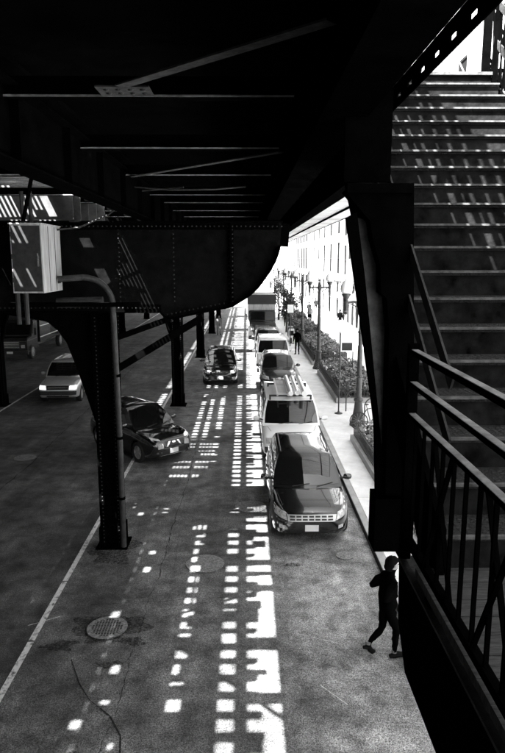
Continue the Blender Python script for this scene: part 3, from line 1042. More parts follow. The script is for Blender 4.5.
# ------------------------------------------------------------------ buildings
def building(label, x, face, y0, y1, h, bay, fl, m, depth=12, ground=4.6, win_w=0.55, group=None, pier_w=None, awn=False):
    """street front: piers, spandrels, recessed windows each with frame and pane; face -1 looks to -x, +1 to +x"""
    t = empty('street_building', (x, y0, 0))
    s = -face                       # depth direction
    def X(d): return s * d
    def bx(mb, d0, d1, ya, yb, za, zb):
        a, b = sorted((X(d0), X(d1)))
        return mb.box(a, b, ya, yb, za, zb)
    L = y1 - y0
    bx(MB(), 0.13, depth, 0, L, 0.0, h).build('wall', m, t)
    nb = max(1, round(L / bay))
    bw = L / nb
    pw = pier_w or bw * (1 - win_w)
    for i in range(nb + 1):
        a = max(0, i * bw - pw / 2)
        b = min(L, i * bw + pw / 2)
        bx(MB(), 0.0, 0.128, a, b, 0.0, h - 0.6).build('pier', m, t)
    z = ground
    nf = int((h - ground - 0.8) / fl)
    lines = [ground + k * fl for k in range(nf + 1)]
    for k, z in enumerate(lines):
        hh = 0.9
        for i in range(nb):
            bx(MB(), 0.03, 0.127, i * bw + pw / 2 + 0.002, (i + 1) * bw - pw / 2 - 0.002, z - hh / 2, z + hh / 2).build('spandrel', m, t) if k % 1 == 0 else None
    ww = bw - pw - 0.01
    def window_meshes(wh, key):
        fr = MB()
        f = 0.07
        def fb(ya, yb, za, zb): bx(fr, 0.05, 0.09, ya, yb, za, zb)
        fb(-ww / 2, -ww / 2 + f, 0, wh); fb(ww / 2 - f, ww / 2, 0, wh)
        fb(-ww / 2 + f, ww / 2 - f, 0, f); fb(-ww / 2 + f, ww / 2 - f, wh - f, wh)
        fb(-ww / 2 + f, ww / 2 - f, wh * 0.5 - f / 2, wh * 0.5 + f / 2)
        me = fr.mesh('window'); me.materials.append(M['frame'])
        pn = bx(MB(), 0.095, 0.105, -ww / 2 + 0.01, ww / 2 - 0.01, 0.01, wh - 0.01).mesh('pane'); pn.materials.append(M['win'])
        return me, pn
    wm, pm = window_meshes(fl - 0.91, 'up')
    gm, gpn = window_meshes(ground - 0.95, 'gr')
    for k in range(nf):
        for i in range(nb):
            c = (0, i * bw + bw / 2, lines[k] + 0.452)
            o = inst('window', wm, t, c)
            inst('pane', pm, o)
    for i in range(nb):
        o = inst('shop_window', gm, t, (0, i * bw + bw / 2, 0.45))
        inst('pane', gpn, o)
    bx(MB(), -0.35, 0.46, 0, L, h - 0.59, h + 0.2).build('cornice', m, t)
    bx(MB(), -0.12, 0.12, 0, L, ground - 0.25, ground + 0.3).build('string_course', m, t)
    if awn:
        for i in range(nb):
            a, b = i * bw + pw / 2 - .05, (i + 1) * bw - pw / 2 + .05
            if i % 3 == 1:
                MB().prism([(X(0.0), 3.7), (X(-0.95), 3.0), (X(-0.95), 2.75), (X(0.0), 2.95)], a, b).build('awning', M['cloth_mid'], t)
            if i % 4 == 2:
                bx(MB(), -0.85, -0.12, b, b + .08, 4.7, 6.6).build('banner', M['cloth_mid'], t)
    tag(t, label, 'building', group)
    return t
building('pale stone street front standing beside the staircase end of the pavement', 9.88, -1, -14, 29.5, 6.2, 3.4, 3.8, M['stone'])
building('pale stone building with tall dark shop windows past the double-globe lamps', 9.88, -1, 30, 66, 27, 2.6, 3.8, M['stone'], win_w=0.62, awn=True)
building('blank white building with few narrow windows down the street', 9.88, -1, 66.5, 104, 30, 6.2, 4.2, M['stone'], win_w=0.3, awn=True)
building('distant building with wide dark windows where the bright street ends', 9.88, -1, 104.5, 160, 26, 4.2, 4.4, M['stone2'], win_w=0.75)
building('grey stone building closing the far right of the street', 9.88, -1, 161, 240, 24, 5.0, 4.2, M['stone2'])
building('pale building behind the head of the stairs', 9.88, -1, -80, -14.5, 6.5, 4.0, 3.8, M['stone2'])
building('brick building on the dark side opposite the stairs', -24.0, 1, -80, -10.5, 33, 5.0, 3.8, M['brick'])
building('dull brick building in the shade beyond the parked truck', -24.0, 1, -10, 60, 33, 4.4, 3.8, M['brick'])
building('long brick front on the dark side of the railway, farther off', -24.0, 1, 61, 150, 33, 5.0, 3.8, M['brick'])

# ------------------------------------------------------------------ vehicles
def lerp(a, b, t): return a + (b - a) * t
SEC = [(0, 0), (.7, 0), (.9, .015), (.965, .07), (.985, .18), (.998, .34), (1.0, .5), (.992, .64), (.975, .76), (.945, .86), (.895, .935), (.80, .975), (.55, 1.0), (.28, 1.012), (0, 1.015)]
wheel_cache = {}
def wheel_meshes(r, w):
    if (r, w) in wheel_cache:
        return wheel_cache[(r, w)]
    ty = MB().lathe([(r * .64, -w / 2 + .01), (r * .9, -w / 2), (r * .985, -w / 2 + .03), (r, -w / 4), (r, w / 4), (r * .985, w / 2 - .03), (r * .9, w / 2), (r * .64, w / 2 - .01)], 28, axis='x', caps=False).mesh('tyre', smooth=35)
    ty.materials.append(M['rubber'])
    rm = MB().lathe([(r * .66, -w / 2 + .03), (r * .66, w / 2 - .02), (r * .60, w / 2 - .015), (r * .58, w / 2 - .05), (r * .2, w / 2 - .045), (r * .12, w / 2 - .02)], 24, axis='x')
    for k in range(6):
        a = math.pi * 2 * k / 6
        mtx = Matrix.Rotation(a, 4, 'X')
        rm.box(w / 2 - .05, w / 2 - .018, -r * .07, r * .07, r * .1, r * .6, mtx)
    rmm = rm.mesh('rim', smooth=30)
    rmm.materials.append(M['rim'])
    wheel_cache[(r, w)] = (ty, rmm)
    return ty, rmm

def apply_boolean(me, cutter):
    a = bpy.data.objects.new('tmp_a', me)
    b = bpy.data.objects.new('tmp_b', cutter)
    link(a); link(b)
    md = a.modifiers.new('b', 'BOOLEAN')
    md.operation = 'DIFFERENCE'
    md.object = b
    md.solver = 'EXACT'
    dg = bpy.context.evaluated_depsgraph_get()
    out = bpy.data.meshes.new_from_object(a.evaluated_get(dg))
    bpy.data.objects.remove(a)
    bpy.data.objects.remove(b)
    return out

def car(name, label, cat, loc, rz, S, paint, group=None, lights='lens', two_tone=None):
    t = empty(name, loc, rz)
    L, W = S['L'], S['W']
    hw = W / 2
    st = S['st']
    # --- lower body
    mb = MB()
    rows = []
    for (yf, wf, zb, zt) in st:
        half = [(fx * wf * hw, zb + (zt - zb) * fz) for fx, fz in SEC]
        ring = [(x, yf - L / 2, z) for x, z in half] + [(-x, yf - L / 2, z) for x, z in half[-2:0:-1]]
        rows.append(ring)
    n = len(rows[0])
    for r_ in rows:
        mb.v += r_
    for i in range(len(rows) - 1):
        for j in range(n):
            mb.f.append((i * n + j, i * n + (j + 1) % n, (i + 1) * n + (j + 1) % n, (i + 1) * n + j))
    mb.f.append(tuple(range(n)))
    mb.f.append(tuple((len(rows) - 1) * n + j for j in range(n))[::-1])
    me = mb.mesh('body')
    bm = bmesh.new()
    bm.from_mesh(me)
    bvh = BVHTree.FromBMesh(bm)
    bm.free()
    wr_, ww = S['wheel']
    cut = MB()
    for wy in S['axles']:
        for s in (-1, 1):
            cut.lathe([(wr_ + .055, s * (hw + .1)), (wr_ + .055, s * (hw - ww - .06))], 28, (0, wy - L / 2, wr_), 'x')
    me = apply_boolean(me, cut.mesh('cut'))
    for p in me.polygons: p.use_smooth = True
    me.set_sharp_from_angle(angle=R(32))
    me.materials.clear()
    me.materials.append(paint)
    body = inst('body', me, t)
    # --- cabin
    C = S['cabin']
    bow, bow2 = C.get('bow', .16), C.get('bow2', .1)
    y_ = -L / 2
    def wx(tt): return hw * lerp(C['wb'], C['wr'], tt) + .035 * math.sin(math.pi * tt)
    def zz(tt): return lerp(C['zb'], C['zr'], tt)
    def front(u, tt): return Vector((u * wx(tt), y_ + lerp(C['yc'], C['yf'], tt) - .03 * math.sin(math.pi * tt) + bow * u * u * (1 - .25 * tt), zz(tt)))
    def rear(u, tt): return Vector((u * wx(tt), y_ + lerp(C['yr'], C['ye'], tt) + .03 * math.sin(math.pi * tt) - bow2 * u * u, zz(tt)))
    def side(sg, s, tt):
        a, b = front(1, tt), rear(1, tt)
        return Vector((sg * wx(tt) * (1 + .015 * math.sin(math.pi * s)), lerp(a.y, b.y, s), zz(tt)))
    NT = 8
    cb_ = MB()
    us = [-1 + 2 * i / 12 for i in range(13)]
    ss = [i / 14 for i in range(15)]
    ring_rows = []
    for i in range(NT + 1):
        tt = i / NT
        ring = [front(u, tt) for u in us] + [side(1, s, tt) for s in ss[1:-1]] + [rear(u, tt) for u in us[::-1]] + [side(-1, s, tt) for s in ss[::-1][1:-1]]
        ring_rows.append(ring + [ring[0]])
    cb_.grid(ring_rows)
    rr = []
    for s in ss:
        row = []
        for u in us:
            a, b = front(u, 1), rear(u, 1)
            sx_ = wx(1) * (1 + .015 * math.sin(math.pi * s))
            e = min(1, 5 * s, 5 * (1 - s))
            row.append(Vector((u * sx_, lerp(a.y, b.y, s), C['zr'] + C['crown'] * (1 - abs(u) ** 3) * (e ** .6))))
        rr.append(row)
    cb_.grid(rr)
    bmx = bmesh.new()
    mtmp = cb_.mesh('cabin', fix=False)
    bmx.from_mesh(mtmp)
    bmesh.ops.remove_doubles(bmx, verts=bmx.verts, dist=.002)
    bmesh.ops.recalc_face_normals(bmx, faces=bmx.faces)
    bmx.to_mesh(mtmp)
    bmx.free()
    for p in mtmp.polygons: p.use_smooth = True
    mtmp.set_sharp_from_angle(angle=R(40))
    mtmp.materials.append(paint)
    cabin = inst('cabin', mtmp, t)
    def patch(fn, us_, ts_, off_, nm, m, flip=1):
        rows_ = []
        for tt in ts_:
            r2 = []
            for u in us_:
                p = fn(u, tt)
                du = fn(u + .01, tt) - fn(u - .01, tt)
                dt = fn(u, tt + .01) - fn(u, tt - .01)
                nn = du.cross(dt).normalized() * flip
                r2.append(p + nn * off_)
            rows_.append(r2)
        g_ = MB().grid(rows_)
        return g_.build(nm, m, t, 60)
    fr = lambda a, b, k: [lerp(a, b, i / k) for i in range(k + 1)]
    wsb = C.get('wst', (.10, .93))
    patch(front, fr(-.93, .93, 12), fr(*wsb, 6), .006, 'windscreen', M['glass'], 1)
    patch(rear, fr(-.86, .86, 8), fr(.3, .9, 4), -.006, 'rear_window', M['glass'], 1)
    for sg in (-1, 1):
        for a, b in S['sidewin']:
            patch(lambda s, tt, sg=sg: side(sg, s, tt), fr(a, b, 5), fr(.22, .88, 4), .006, 'side_window', M['glass'], sg)
    # --- wheels
    ty, rm = wheel_meshes(wr_, ww)
    for wy in S['axles']:
        for s in (-1, 1):
            w_ = empty_part('wheel', t, (s * (hw - ww / 2 - .015), wy - L / 2, wr_), (0, 0, 0 if s > 0 else math.pi))
            inst('tyre', ty, w_)
            inst('rim', rm, w_)
    # --- details on the front by projecting onto the body
    def proj(x, z):
        h_ = bvh.ray_cast(Vector((x, -L / 2 - 2, z)), Vector((0, 1, 0)))
        return h_[0].y if h_[0] is not None else None
    def decal(nm, c, m, off_=.008, nx=8, nz=4, parent=None):
        rows_ = []
        for j in range(nz + 1):
            r2 = []
            for i in range(nx + 1):
                a, b = i / nx, j / nz
                x = lerp(lerp(c[0][0], c[1][0], a), lerp(c[3][0], c[2][0], a), b)
                z = lerp(lerp(c[0][1], c[1][1], a), lerp(c[3][1], c[2][1], a), b)
                yy = proj(x, z)
                r2.append([x, yy, z])
            rows_.append(r2)
        ok = [p[1] for r2 in rows_ for p in r2 if p[1] is not None]
        if not ok:
            return None
        for r2 in rows_:
            for p in r2:
                p[1] = (p[1] if p[1] is not None else max(ok)) - off_
        g_ = MB().grid(rows_)
        back = [[(p[0], p[1] + off_ + .03, p[2]) for p in r2] for r2 in rows_]
        edge = [rows_[0], back[0]], [rows_[-1], back[-1]], [[r[0] for r in rows_], [r[0] for r in back]], [[r[-1] for r in rows_], [r[-1] for r in back]]
        for e in edge:
            g_.grid(list(e))
        return g_.build(nm, m, parent or t, 40)
    for nm, quad, mk, mir, off_ in S['front']:
        m = M[lights] if mk == 'lens' else (paint if mk == 'paint' else M[mk])
        decal(nm, quad, m, off_)
        if mir:
            decal(nm, [(-x, z) for x, z in quad], m, off_)
    # shut lines: bonnet edges from above, doors from the side
    def seam(pts, nrm, nm='shut_line'):
        rows_ = []
        for i, p in enumerate(pts):
            a = Vector(pts[max(i - 1, 0)]); b_ = Vector(pts[min(i + 1, len(pts) - 1)])
            d = (b_ - a).normalized()
            sd_ = d.cross(nrm).normalized() * .007
            q_ = Vector(p) + nrm * .003
            rows_.append([q_ - sd_, q_ + sd_])
        MB().grid(rows_).build(nm, M['dark_trim'] if paint.name != 'black car paint' else M['pipe'], t)
    for sg in (-1, 1):
        pts = []
        for k in range(13):
            yy = lerp(.30, C['yc'] + .05, k / 12)
            x = sg * hw * lerp(.70, .84, k / 12)
            h_ = bvh.ray_cast(Vector((x, yy - L / 2, 3)), Vector((0, 0, -1)))
            if h_[0] is not None: pts.append(h_[0])
        if len(pts) > 3: seam(pts, Vector((0, 0, 1)))
        for yd in S.get('doors', (lerp(C['yc'], C['yr'], .09), lerp(C['yc'], C['yr'], .42), lerp(C['yc'], C['yr'], .72))):
            pts = []
            for k in range(9):
                z = lerp(.36, C['zb'] - .04, k / 8)
                h_ = bvh.ray_cast(Vector((sg * 3, yd - L / 2, z)), Vector((-sg, 0, 0)))
                if h_[0] is not None: pts.append(h_[0])
            if len(pts) > 3: seam(pts, Vector((sg, 0, 0)))
    # number plate
    pz = S.get('plate', .48)
    yp = proj(0, pz)
    if yp is not None:
        MB().box(-.155, .155, yp - .025, yp - .012, pz - .075, pz + .075).build('number_plate', M['plate'], t)
        MB().box(-.175, .175, yp - .0115, yp + .02, pz - .092, pz + .092).build('plate_frame', M['dark_trim'], t)
    # --- mirrors, handles, roof rails, wipers
    for sg in (-1, 1):
        b = side(sg, .10, .12)
        e = empty_part('mirror', t, (b.x, b.y, b.z))
        MB().bar((0, 0, 0), (sg * .12, -.02, .03), .05, .04).build('stalk', M['dark_trim'], e)
        mbm = MB()
        for k in range(7):
            pass
        mbm.lathe([(.02, -.10), (.075, -.085), (.10, -.03), (.10, .03), (.075, .085), (.02, .10)], 10, (0, 0, 0), 'x')
        o = mbm.build('shell', paint, e, 40)
        o.location = (sg * .20, -.03, .06)
        o.scale = (1.05, .55, .8)
        for yh in S.get('handles', ()):
            q = side(sg, yh, 0.0)
            MB().box(*sorted((sg * (hw * .985), sg * (hw * .985 + .03))), q.y - .09, q.y + .09, q.z - .13, q.z - .10).build('door_handle', paint, t)
        if S.get('rails'):
            pts = []
            for k in range(9):
                s = .08 + .84 * k / 8
                q = side(sg, s, 1)
                pts.append((q.x * .93, q.y, q.z + (.075 if 0 < k < 8 else .02)))
            MB().tube(pts, .017, 6).build('roof_rail', M['dark_trim'], t, 60)
    for u in (-.45, .25):
        a, b = front(u, .07), front(u + .5, .16)
        MB().bar((a.x, a.y - .02, a.z + .01), (b.x, b.y - .025, b.z + .01), .012, .012).build('wiper', M['dark_trim'], t)
    tag(t, label, cat, group)
    t['_'] = 1
    del t['_']
    return t, side, front

def empty_part(name, parent, loc, rot=(0, 0, 0)):
    o = bpy.data.objects.new(name, None)
    o.empty_display_size = 0.1
    link(o)
    o.parent = parent
    o.location = loc
    o.rotation_euler = rot
    return o

SUV = dict(L=4.76, W=1.88, wheel=(.365, .23), axles=(.95, 3.78),
    st=[(0, .40, .44, .60), (.03, .58, .35, .71), (.09, .71, .29, .80), (.2, .82, .25, .875), (.4, .915, .23, .935), (.6, .97, .22, .97), (.8, .985, .22, 1.0), (1.2, 1, .22, 1.05), (1.7, 1, .22, 1.08), (2.6, 1, .22, 1.10), (3.6, 1, .22, 1.13), (4.2, .99, .24, 1.14), (4.55, .95, .30, 1.08), (4.7, .90, .36, 1.0), (4.76, .82, .45, .9)],
    cabin=dict(yc=1.0, yf=1.95, yr=4.62, ye=4.15, wb=.90, wr=.70, zb=1.03, zr=1.60, crown=.07),
    sidewin=((.12, .36), (.38, .66), (.68, .88)), handles=(.33, .6), plate=.46, rails=True,
    front=[('headlight', [(.555, .63), (.84, .70), (.87, .885), (.60, .80)], 'lens', True, .012),
           ('grille', [(-.54, .61), (.54, .61), (.57, .76), (-.57, .76)], 'rim', False, .010),
           ('air_intake', [(-.55, .30), (.55, .30), (.62, .40), (-.62, .40)], 'dark_trim', False, .006),
           ('fog_light', [(.62, .42), (.74, .42), (.74, .50), (.62, .50)], 'lens', True, .012)]
        + [('grille_slot', [(-.50 + k * .145, .64 + r_ * .065), (-.385 + k * .145, .64 + r_ * .065), (-.385 + k * .145, .675 + r_ * .065), (-.50 + k * .145, .675 + r_ * .065)], 'dark_trim', False, .016) for k in range(7) for r_ in range(2)])
BOXY = dict(L=4.8, W=1.86, wheel=(.37, .24), axles=(.88, 3.72),
    st=[(0, .70, .42, .66), (.03, .84, .36, .80), (.10, .91, .32, .93), (.25, .96, .30, 1.0), (.6, .985, .28, 1.04), (1.2, 1, .28, 1.08), (2.0, 1, .28, 1.10), (3.6, 1, .28, 1.12), (4.5, .99, .30, 1.12), (4.74, .95, .36, 1.08), (4.8, .88, .44, .98)],
    cabin=dict(yc=1.2, yf=1.85, yr=4.74, ye=4.5, wb=.92, wr=.76, zb=1.05, zr=1.72, crown=.06, bow=.1),
    sidewin=((.10, .34), (.36, .62), (.65, .92)), handles=(.32, .6), plate=.52, rails=True,
    front=[('headlight', [(.52, .70), (.84, .72), (.85, .90), (.54, .88)], 'lens', True, .014),
           ('grille', [(-.48, .70), (.48, .70), (.50, .88), (-.50, .88)], 'dark_trim', False, .010),
           ('grille_bar', [(-.49, .78), (.49, .78), (.49, .81), (-.49, .81)], 'chrome', False, .018),
           ('bumper', [(-.82, .46), (.82, .46), (.84, .64), (-.84, .64)], 'pipe', False, .035),
           ('air_intake', [(-.5, .36), (.5, .36), (.5, .43), (-.5, .43)], 'dark_trim', False, .01)])
ROUND = dict(L=4.13, W=1.77, wheel=(.345, .22), axles=(.84, 3.37),
    st=[(0, .55, .40, .62), (.03, .70, .32, .74), (.09, .82, .27, .83), (.2, .90, .24, .90), (.38, .96, .22, .96), (.7, 1.0, .22, 1.0), (1.1, .99, .22, 1.04), (1.6, .985, .22, 1.06), (2.4, .985, .22, 1.08), (3.2, 1.0, .22, 1.10), (3.7, .98, .24, 1.08), (3.98, .93, .32, 1.0), (4.13, .8, .44, .88)],
    cabin=dict(yc=.92, yf=1.68, yr=4.0, ye=3.6, wb=.89, wr=.70, zb=1.03, zr=1.60, crown=.08),
    sidewin=((.12, .40), (.42, .74), (.77, .9)), handles=(.36,), plate=.45, rails=False,
    front=[('headlight', [(.40, .58), (.60, .56), (.60, .72), (.42, .72)], 'lens', True, .014),
           ('marker_light', [(.46, .80), (.72, .86), (.74, .93), (.50, .87)], 'lens', True, .012),
           ('grille', [(-.36, .62), (.36, .62), (.44, .78), (-.44, .78)], 'dark_trim', False, .008),
           ('grille_trim', [(-.30, .60), (-.24, .60), (-.12, .76), (-.2, .76)], 'chrome', True, .016),
           ('badge', [(-.06, .70), (.06, .70), (.06, .76), (-.06, .76)], 'chrome', False, .02),
           ('air_intake', [(-.55, .34), (.55, .34), (.60, .52), (-.60, .52)], 'dark_trim', False, .006),
           ('skid_trim', [(-.48, .30), (.48, .30), (.50, .335), (-.50, .335)], 'chrome', False, .014)])
SUV2 = dict(SUV, front=[('headlight', [(.50, .66), (.84, .70), (.86, .86), (.54, .82)], 'lens', True, .012),
           ('grille', [(-.42, .64), (.42, .64), (.46, .82), (-.46, .82)], 'dark_trim', False, .010),
           ('grille_bar', [(-.42, .72), (.42, .72), (.42, .75), (-.42, .75)], 'chrome', False, .016),
           ('badge', [(-.06, .70), (.06, .70), (.06, .78), (-.06, .78)], 'chrome', False, .02),
           ('air_intake', [(-.6, .30), (.6, .30), (.62, .40), (-.62, .40)], 'dark_trim', False, .006),
           ('fog_light', [(.62, .40), (.76, .40), (.76, .48), (.62, .48)], 'lens', True, .012)])
VAN = dict(L=4.82, W=1.97, wheel=(.36, .23), axles=(.88, 3.72),
    st=[(0, .84, .42, .74), (.04, .92, .36, .88), (.12, .965, .32, .98), (.3, .985, .30, 1.05), (.7, 1, .29, 1.12), (1.2, 1, .29, 1.15), (2.2, 1, .29, 1.15), (4.5, 1, .29, 1.15), (4.76, .98, .34, 1.12), (4.82, .95, .4, 1.05)],
    cabin=dict(yc=.74, yf=1.46, yr=4.80, ye=4.70, wb=.965, wr=.82, zb=1.09, zr=1.86, crown=.06, bow=.10, bow2=.04),
    sidewin=((.06, .26), (.30, .55), (.60, .9)), handles=(.25,), plate=.52, rails=False,
    front=[('headlight', [(.56, .70), (.86, .70), (.87, .88), (.57, .88)], 'lens', True, .014),
           ('grille', [(-.52, .68), (.52, .68), (.52, .90), (-.52, .90)], 'dark_trim', False, .012),
           ('grille_bar', [(-.5, .78), (.5, .78), (.5, .81), (-.5, .81)], 'chrome', False, .018),
           ('bumper', [(-.90, .40), (.90, .40), (.91, .60), (-.91, .60)], 'dark_trim', False, .04)])

car('parked_crossover', 'glossy dark parked crossover with bright slotted grille beside the kerb, bonnet half in reflection', 'car', (1.50, 16.17, 0), 0, SUV, M['car_black'])
van_t, vs_, vf_ = car('work_van', 'white work van with rolls and ladder on its roof', 'van', (1.50, 22.2, 0), 0, VAN, M['car_white'])
car('parked_car', 'dark parked car close behind the loaded white van', 'car', (1.65, 33.5, 0), 0, SUV2, M['car_dark'])
car('parked_van', 'plain white van without roof load, parked behind a dark car', 'van', (1.60, 38.7, 0), 0, VAN, M['car_white'])
car('parked_car', 'grey car parked between the plain white van and the big truck', 'car', (1.50, 44.6, 0), 0, BOXY, M['car_dark'])
car('driving_crossover', 'black crossover driving along the open lane with pale headlamps', 'car', (-1.40, 35.2, 0), R(1.0), SUV2, M['car_black'])
car('turning_car', 'rounded black car slanting out between the steel columns', 'car', (-3.72, 21.55, 0), R(42), ROUND, M['car_black'])
car('silver_car', 'silver sport utility car with lit headlamps in the dark lane', 'car', (-8.65, 30.95, 0), R(2), BOXY, M['car_silver'], lights='lens_on')
car('parked_car', 'pale car behind the dark truck on the far side of the railway', 'car', (-16.1, 56.5, 0), 0, BOXY, M['car_silver'])

# roof load of the work van
for k, (x, r_, y0, y1) in enumerate(((1.50, .085, 20.95, 23.9), (1.72, .085, 21.05, 23.8), (1.95, .10, 20.85, 23.6))):
    o = MB().tube([(0, 0, 0), (0, y1 - y0, 0.02)], r_, 14).build('carpet_roll', M['car_white'], None, 40)
    o.location = (x, y0, 2.02 + r_)
    MB().lathe([(r_ * 1.02, 0.4), (r_ * 1.02, 0.46)], 14, axis='y').build('strap', M['cloth_mid'], o, 40)
    tag(o, ('slim pale roll lying next to the ladder on the white van', 'middle pale roll tied on top of the white van', 'thickest pale roll on the kerb side of the white van roof')[k], 'roll')
ld = empty('ladder', (1.05, 20.9, 2.03))
for x in (0, .36):
    MB().box(x - .025, x + .025, 0, 2.9, 0, .07).build('side_rail', M['rim'], ld)
for k in range(11):
    MB().box(.027, .333, .12 + k * .26, .17 + k * .26, .015, .05).build('rung', M['rim'], ld)
tag(ld, 'metal ladder lying flat on the white van roof', 'ladder')
rk = []
for y in (21.2, 23.3):
    b = MB().box(-.72, .72, -.03, .03, 1.955, 2.015).box(-.72, -.66, -.03, .03, 1.84, 1.955).box(.66, .72, -.03, .03, 1.84, 1.955).build('roof_bar', M['dark_trim'], van_t)
    b.location = (0, y - 22.2, 0)

def truck(name, label, loc, W, L, hc, hb, body_m, box_m, stripes=False):
    t = empty(name, loc)
    hw = W / 2
    cabm = MB().prism([(0, .55), (0, 1.25), (.12, 1.45), (.95, 1.55), (1.45, hc - .06), (1.6, hc), (2.3, hc), (2.3, .55)], -hw * .92, hw * .92, 'x')
    me = cabm.mesh('cab')
    bm = bmesh.new(); bm.from_mesh(me)
    bmesh.ops.bevel(bm, geom=list(bm.edges), offset=.05, segments=2, affect='EDGES')
    bm.to_mesh(me); bm.free()
    me.materials.append(body_m)
    inst('cab', me, t)
    a, b = Vector((0, .98, 1.60)), Vector((0, 1.42, hc - .12))
    nrm = Vector((0, -(b.z - a.z), b.y - a.y)).normalized()
    q = [Vector((-hw * .82, a.y, a.z)) + nrm * .02, Vector((hw * .82, a.y, a.z)) + nrm * .02, Vector((hw * .78, b.y, b.z)) + nrm * .02, Vector((-hw * .78, b.y, b.z)) + nrm * .02]
    MB().grid([[q[0], q[1]], [q[3], q[2]]]).build('windscreen', M['glass'], t)
    for sg in (-1, 1):
        x = sg * (hw * .92 + .006)
        MB().add([(x, 1.15, 1.62), (x, 2.1, 1.62), (x, 2.1, hc - .2), (x, 1.5, hc - .2)], [(0, 1, 2, 3)]).build('side_window', M['glass'], t)
        e = empty_part('mirror', t, (sg * (hw * .92), 1.0, 1.7))
        MB().bar((0, 0, 0), (sg * .28, -.05, .12), .03, .03).build('stalk', M['dark_trim'], e)
        MB().box(sg * .28 - .08, sg * .28 + .08, -.1, -.04, -.1, .38).build('shell', M['dark_trim'], e)
        MB().box(sg * hw * .70 - .12, sg * hw * .70 + .12, -.03, .0, .85, 1.05).build('headlight', M['lens'], t)
        MB().box(*sorted((sg * hw * .6, sg * hw * .94)), .35, 1.5, .52, .62).build('step', M['dark_trim'], t)
    MB().box(-hw * .5, hw * .5, -.025, -.001, .8, 1.3).build('grille', M['dark_trim'], t)
    for k in range(4):
        MB().box(-hw * .48, hw * .48, -.035, -.026, .86 + k * .11, .90 + k * .11).build('grille_bar', M['chrome'], t)
    MB().box(-hw * .98, hw * .98, -.12, .1, .42, .68).build('bumper', M['pipe'], t)
    MB().box(-.2, .2, -.14, -.125, .48, .62).build('number_plate', M['plate'], t)
    bx_ = MB().box(-hw, hw, 2.45, L, .95, hb).build('cargo_box', box_m, t)
    MB().box(-hw * 1.04, hw * 1.04, 2.40, 2.448, hb - .75, hb + .05).build('headboard', M['dark_trim'], t)
    if stripes:
        for sg in (-1, 1):
            for z in (1.25, 2.0):
                MB().box(*sorted((sg * (hw + .004), sg * (hw + .012))), 2.5, L - .05, z, z + .07).build('stripe', M['car_white'], bx_)
    MB().box(-hw * .4, hw * .4, .6, L - .1, .55, .94).build('chassis', M['dark_trim'], t)
    ty, rm = wheel_meshes(.48, .30)
    for wy in (.95, L - 1.6):
        for s in (-1, 1):
            w_ = empty_part('wheel', t, (s * (hw - .17), wy, .48), (0, 0, 0 if s > 0 else math.pi))
            inst('tyre', ty, w_)
            inst('rim', rm, w_)
    tag(t, label, 'truck')
    return t
truck('tipper_truck', 'big truck with dark cab and pale load box at the end of the parked row', (1.35, 52.3, 0), 2.35, 8.0, 2.35, 3.55, M['car_dark'], M['cabinet'])
truck('box_truck', 'dark box truck with pale side stripes on the far side of the railway', (-15.4, 41.6, 0), 2.4, 9.0, 2.5, 3.2, M['car_dark'], M['car_dark'], True)

# ------------------------------------------------------------------ street lamps, signs
def lamp_post():
    t = empty('street_lamp', (0, 0, 0))
    MB().lathe([(.33, 0), (.33, .10), (.30, .14), (.28, .20), (.22, .42), (.17, .70), (.15, .95), (.19, 1.0), (.19, 1.06), (.12, 1.12)], 12).build('base', M['black_iron'], t, 30)
    MB().lathe([(.105, 1.1), (.10, 1.9), (.125, 1.93), (.125, 1.99), (.095, 2.02), (.088, 3.6), (.11, 3.63), (.11, 3.68), (.08, 3.72), (.07, 4.62), (.12, 4.66), (.12, 4.9), (.07, 4.98), (.04, 5.12), (.06, 5.2), (.01, 5.32)], 12).build('pole', M['black_iron'], t, 30)
    for s in (-1, 1):
        a = MB().tube([(s * .06, 0, 4.76), (s * .3, 0, 4.80), (s * .56, 0, 4.76)], [.06, .045, .05], 8)
        a.tube([(s * .08, 0, 4.45), (s * .2, 0, 4.62), (s * .42, 0, 4.72)], .022, 6)
        arm = a.build('arm', M['black_iron'], t, 40)
        MB().lathe([(.01, 4.28), (.05, 4.36), (.035, 4.44), (.075, 4.56), (.06, 4.66), (.07, 4.74), (.10, 4.80), (.07, 4.88), (.10, 4.94), (.17, 5.06), (.18, 5.10)], 12, (s * .58, 0, 0)).build('lantern_cup', M['black_iron'], t, 30)
        MB().lathe([(.13, 5.101), (.20, 5.16), (.235, 5.27), (.22, 5.40), (.16, 5.53), (.07, 5.62), (.03, 5.68), (.01, 5.74)], 16, (s * .58, 0, 0)).build('globe', M['globe'], t, 60)
    return t
lamp0 = lamp_post()
lamps = [(4.36, 24.2, 'tall double-globe street lamp with a bicycle at its flared base'), (4.28, 37.4, 'double-globe street lamp standing between the two clipped hedges'), (4.33, 49.2, 'double-globe street lamp beyond the clipped hedge'), (4.33, 61.5, 'double-globe street lamp level with the rear of the big truck'), (4.33, 74.0, 'small far double-globe street lamp near the platform end'), (4.33, 87.0, 'farthest double-globe street lamp in the sunlit distance')]
for i, (x, y, lab) in enumerate(lamps):
    o = lamp0 if i == 0 else copy_tree(lamp0)
    o.location = (x, y, .15)
    tag(o, lab, 'street lamp', 'double-globe lamps along the pavement')

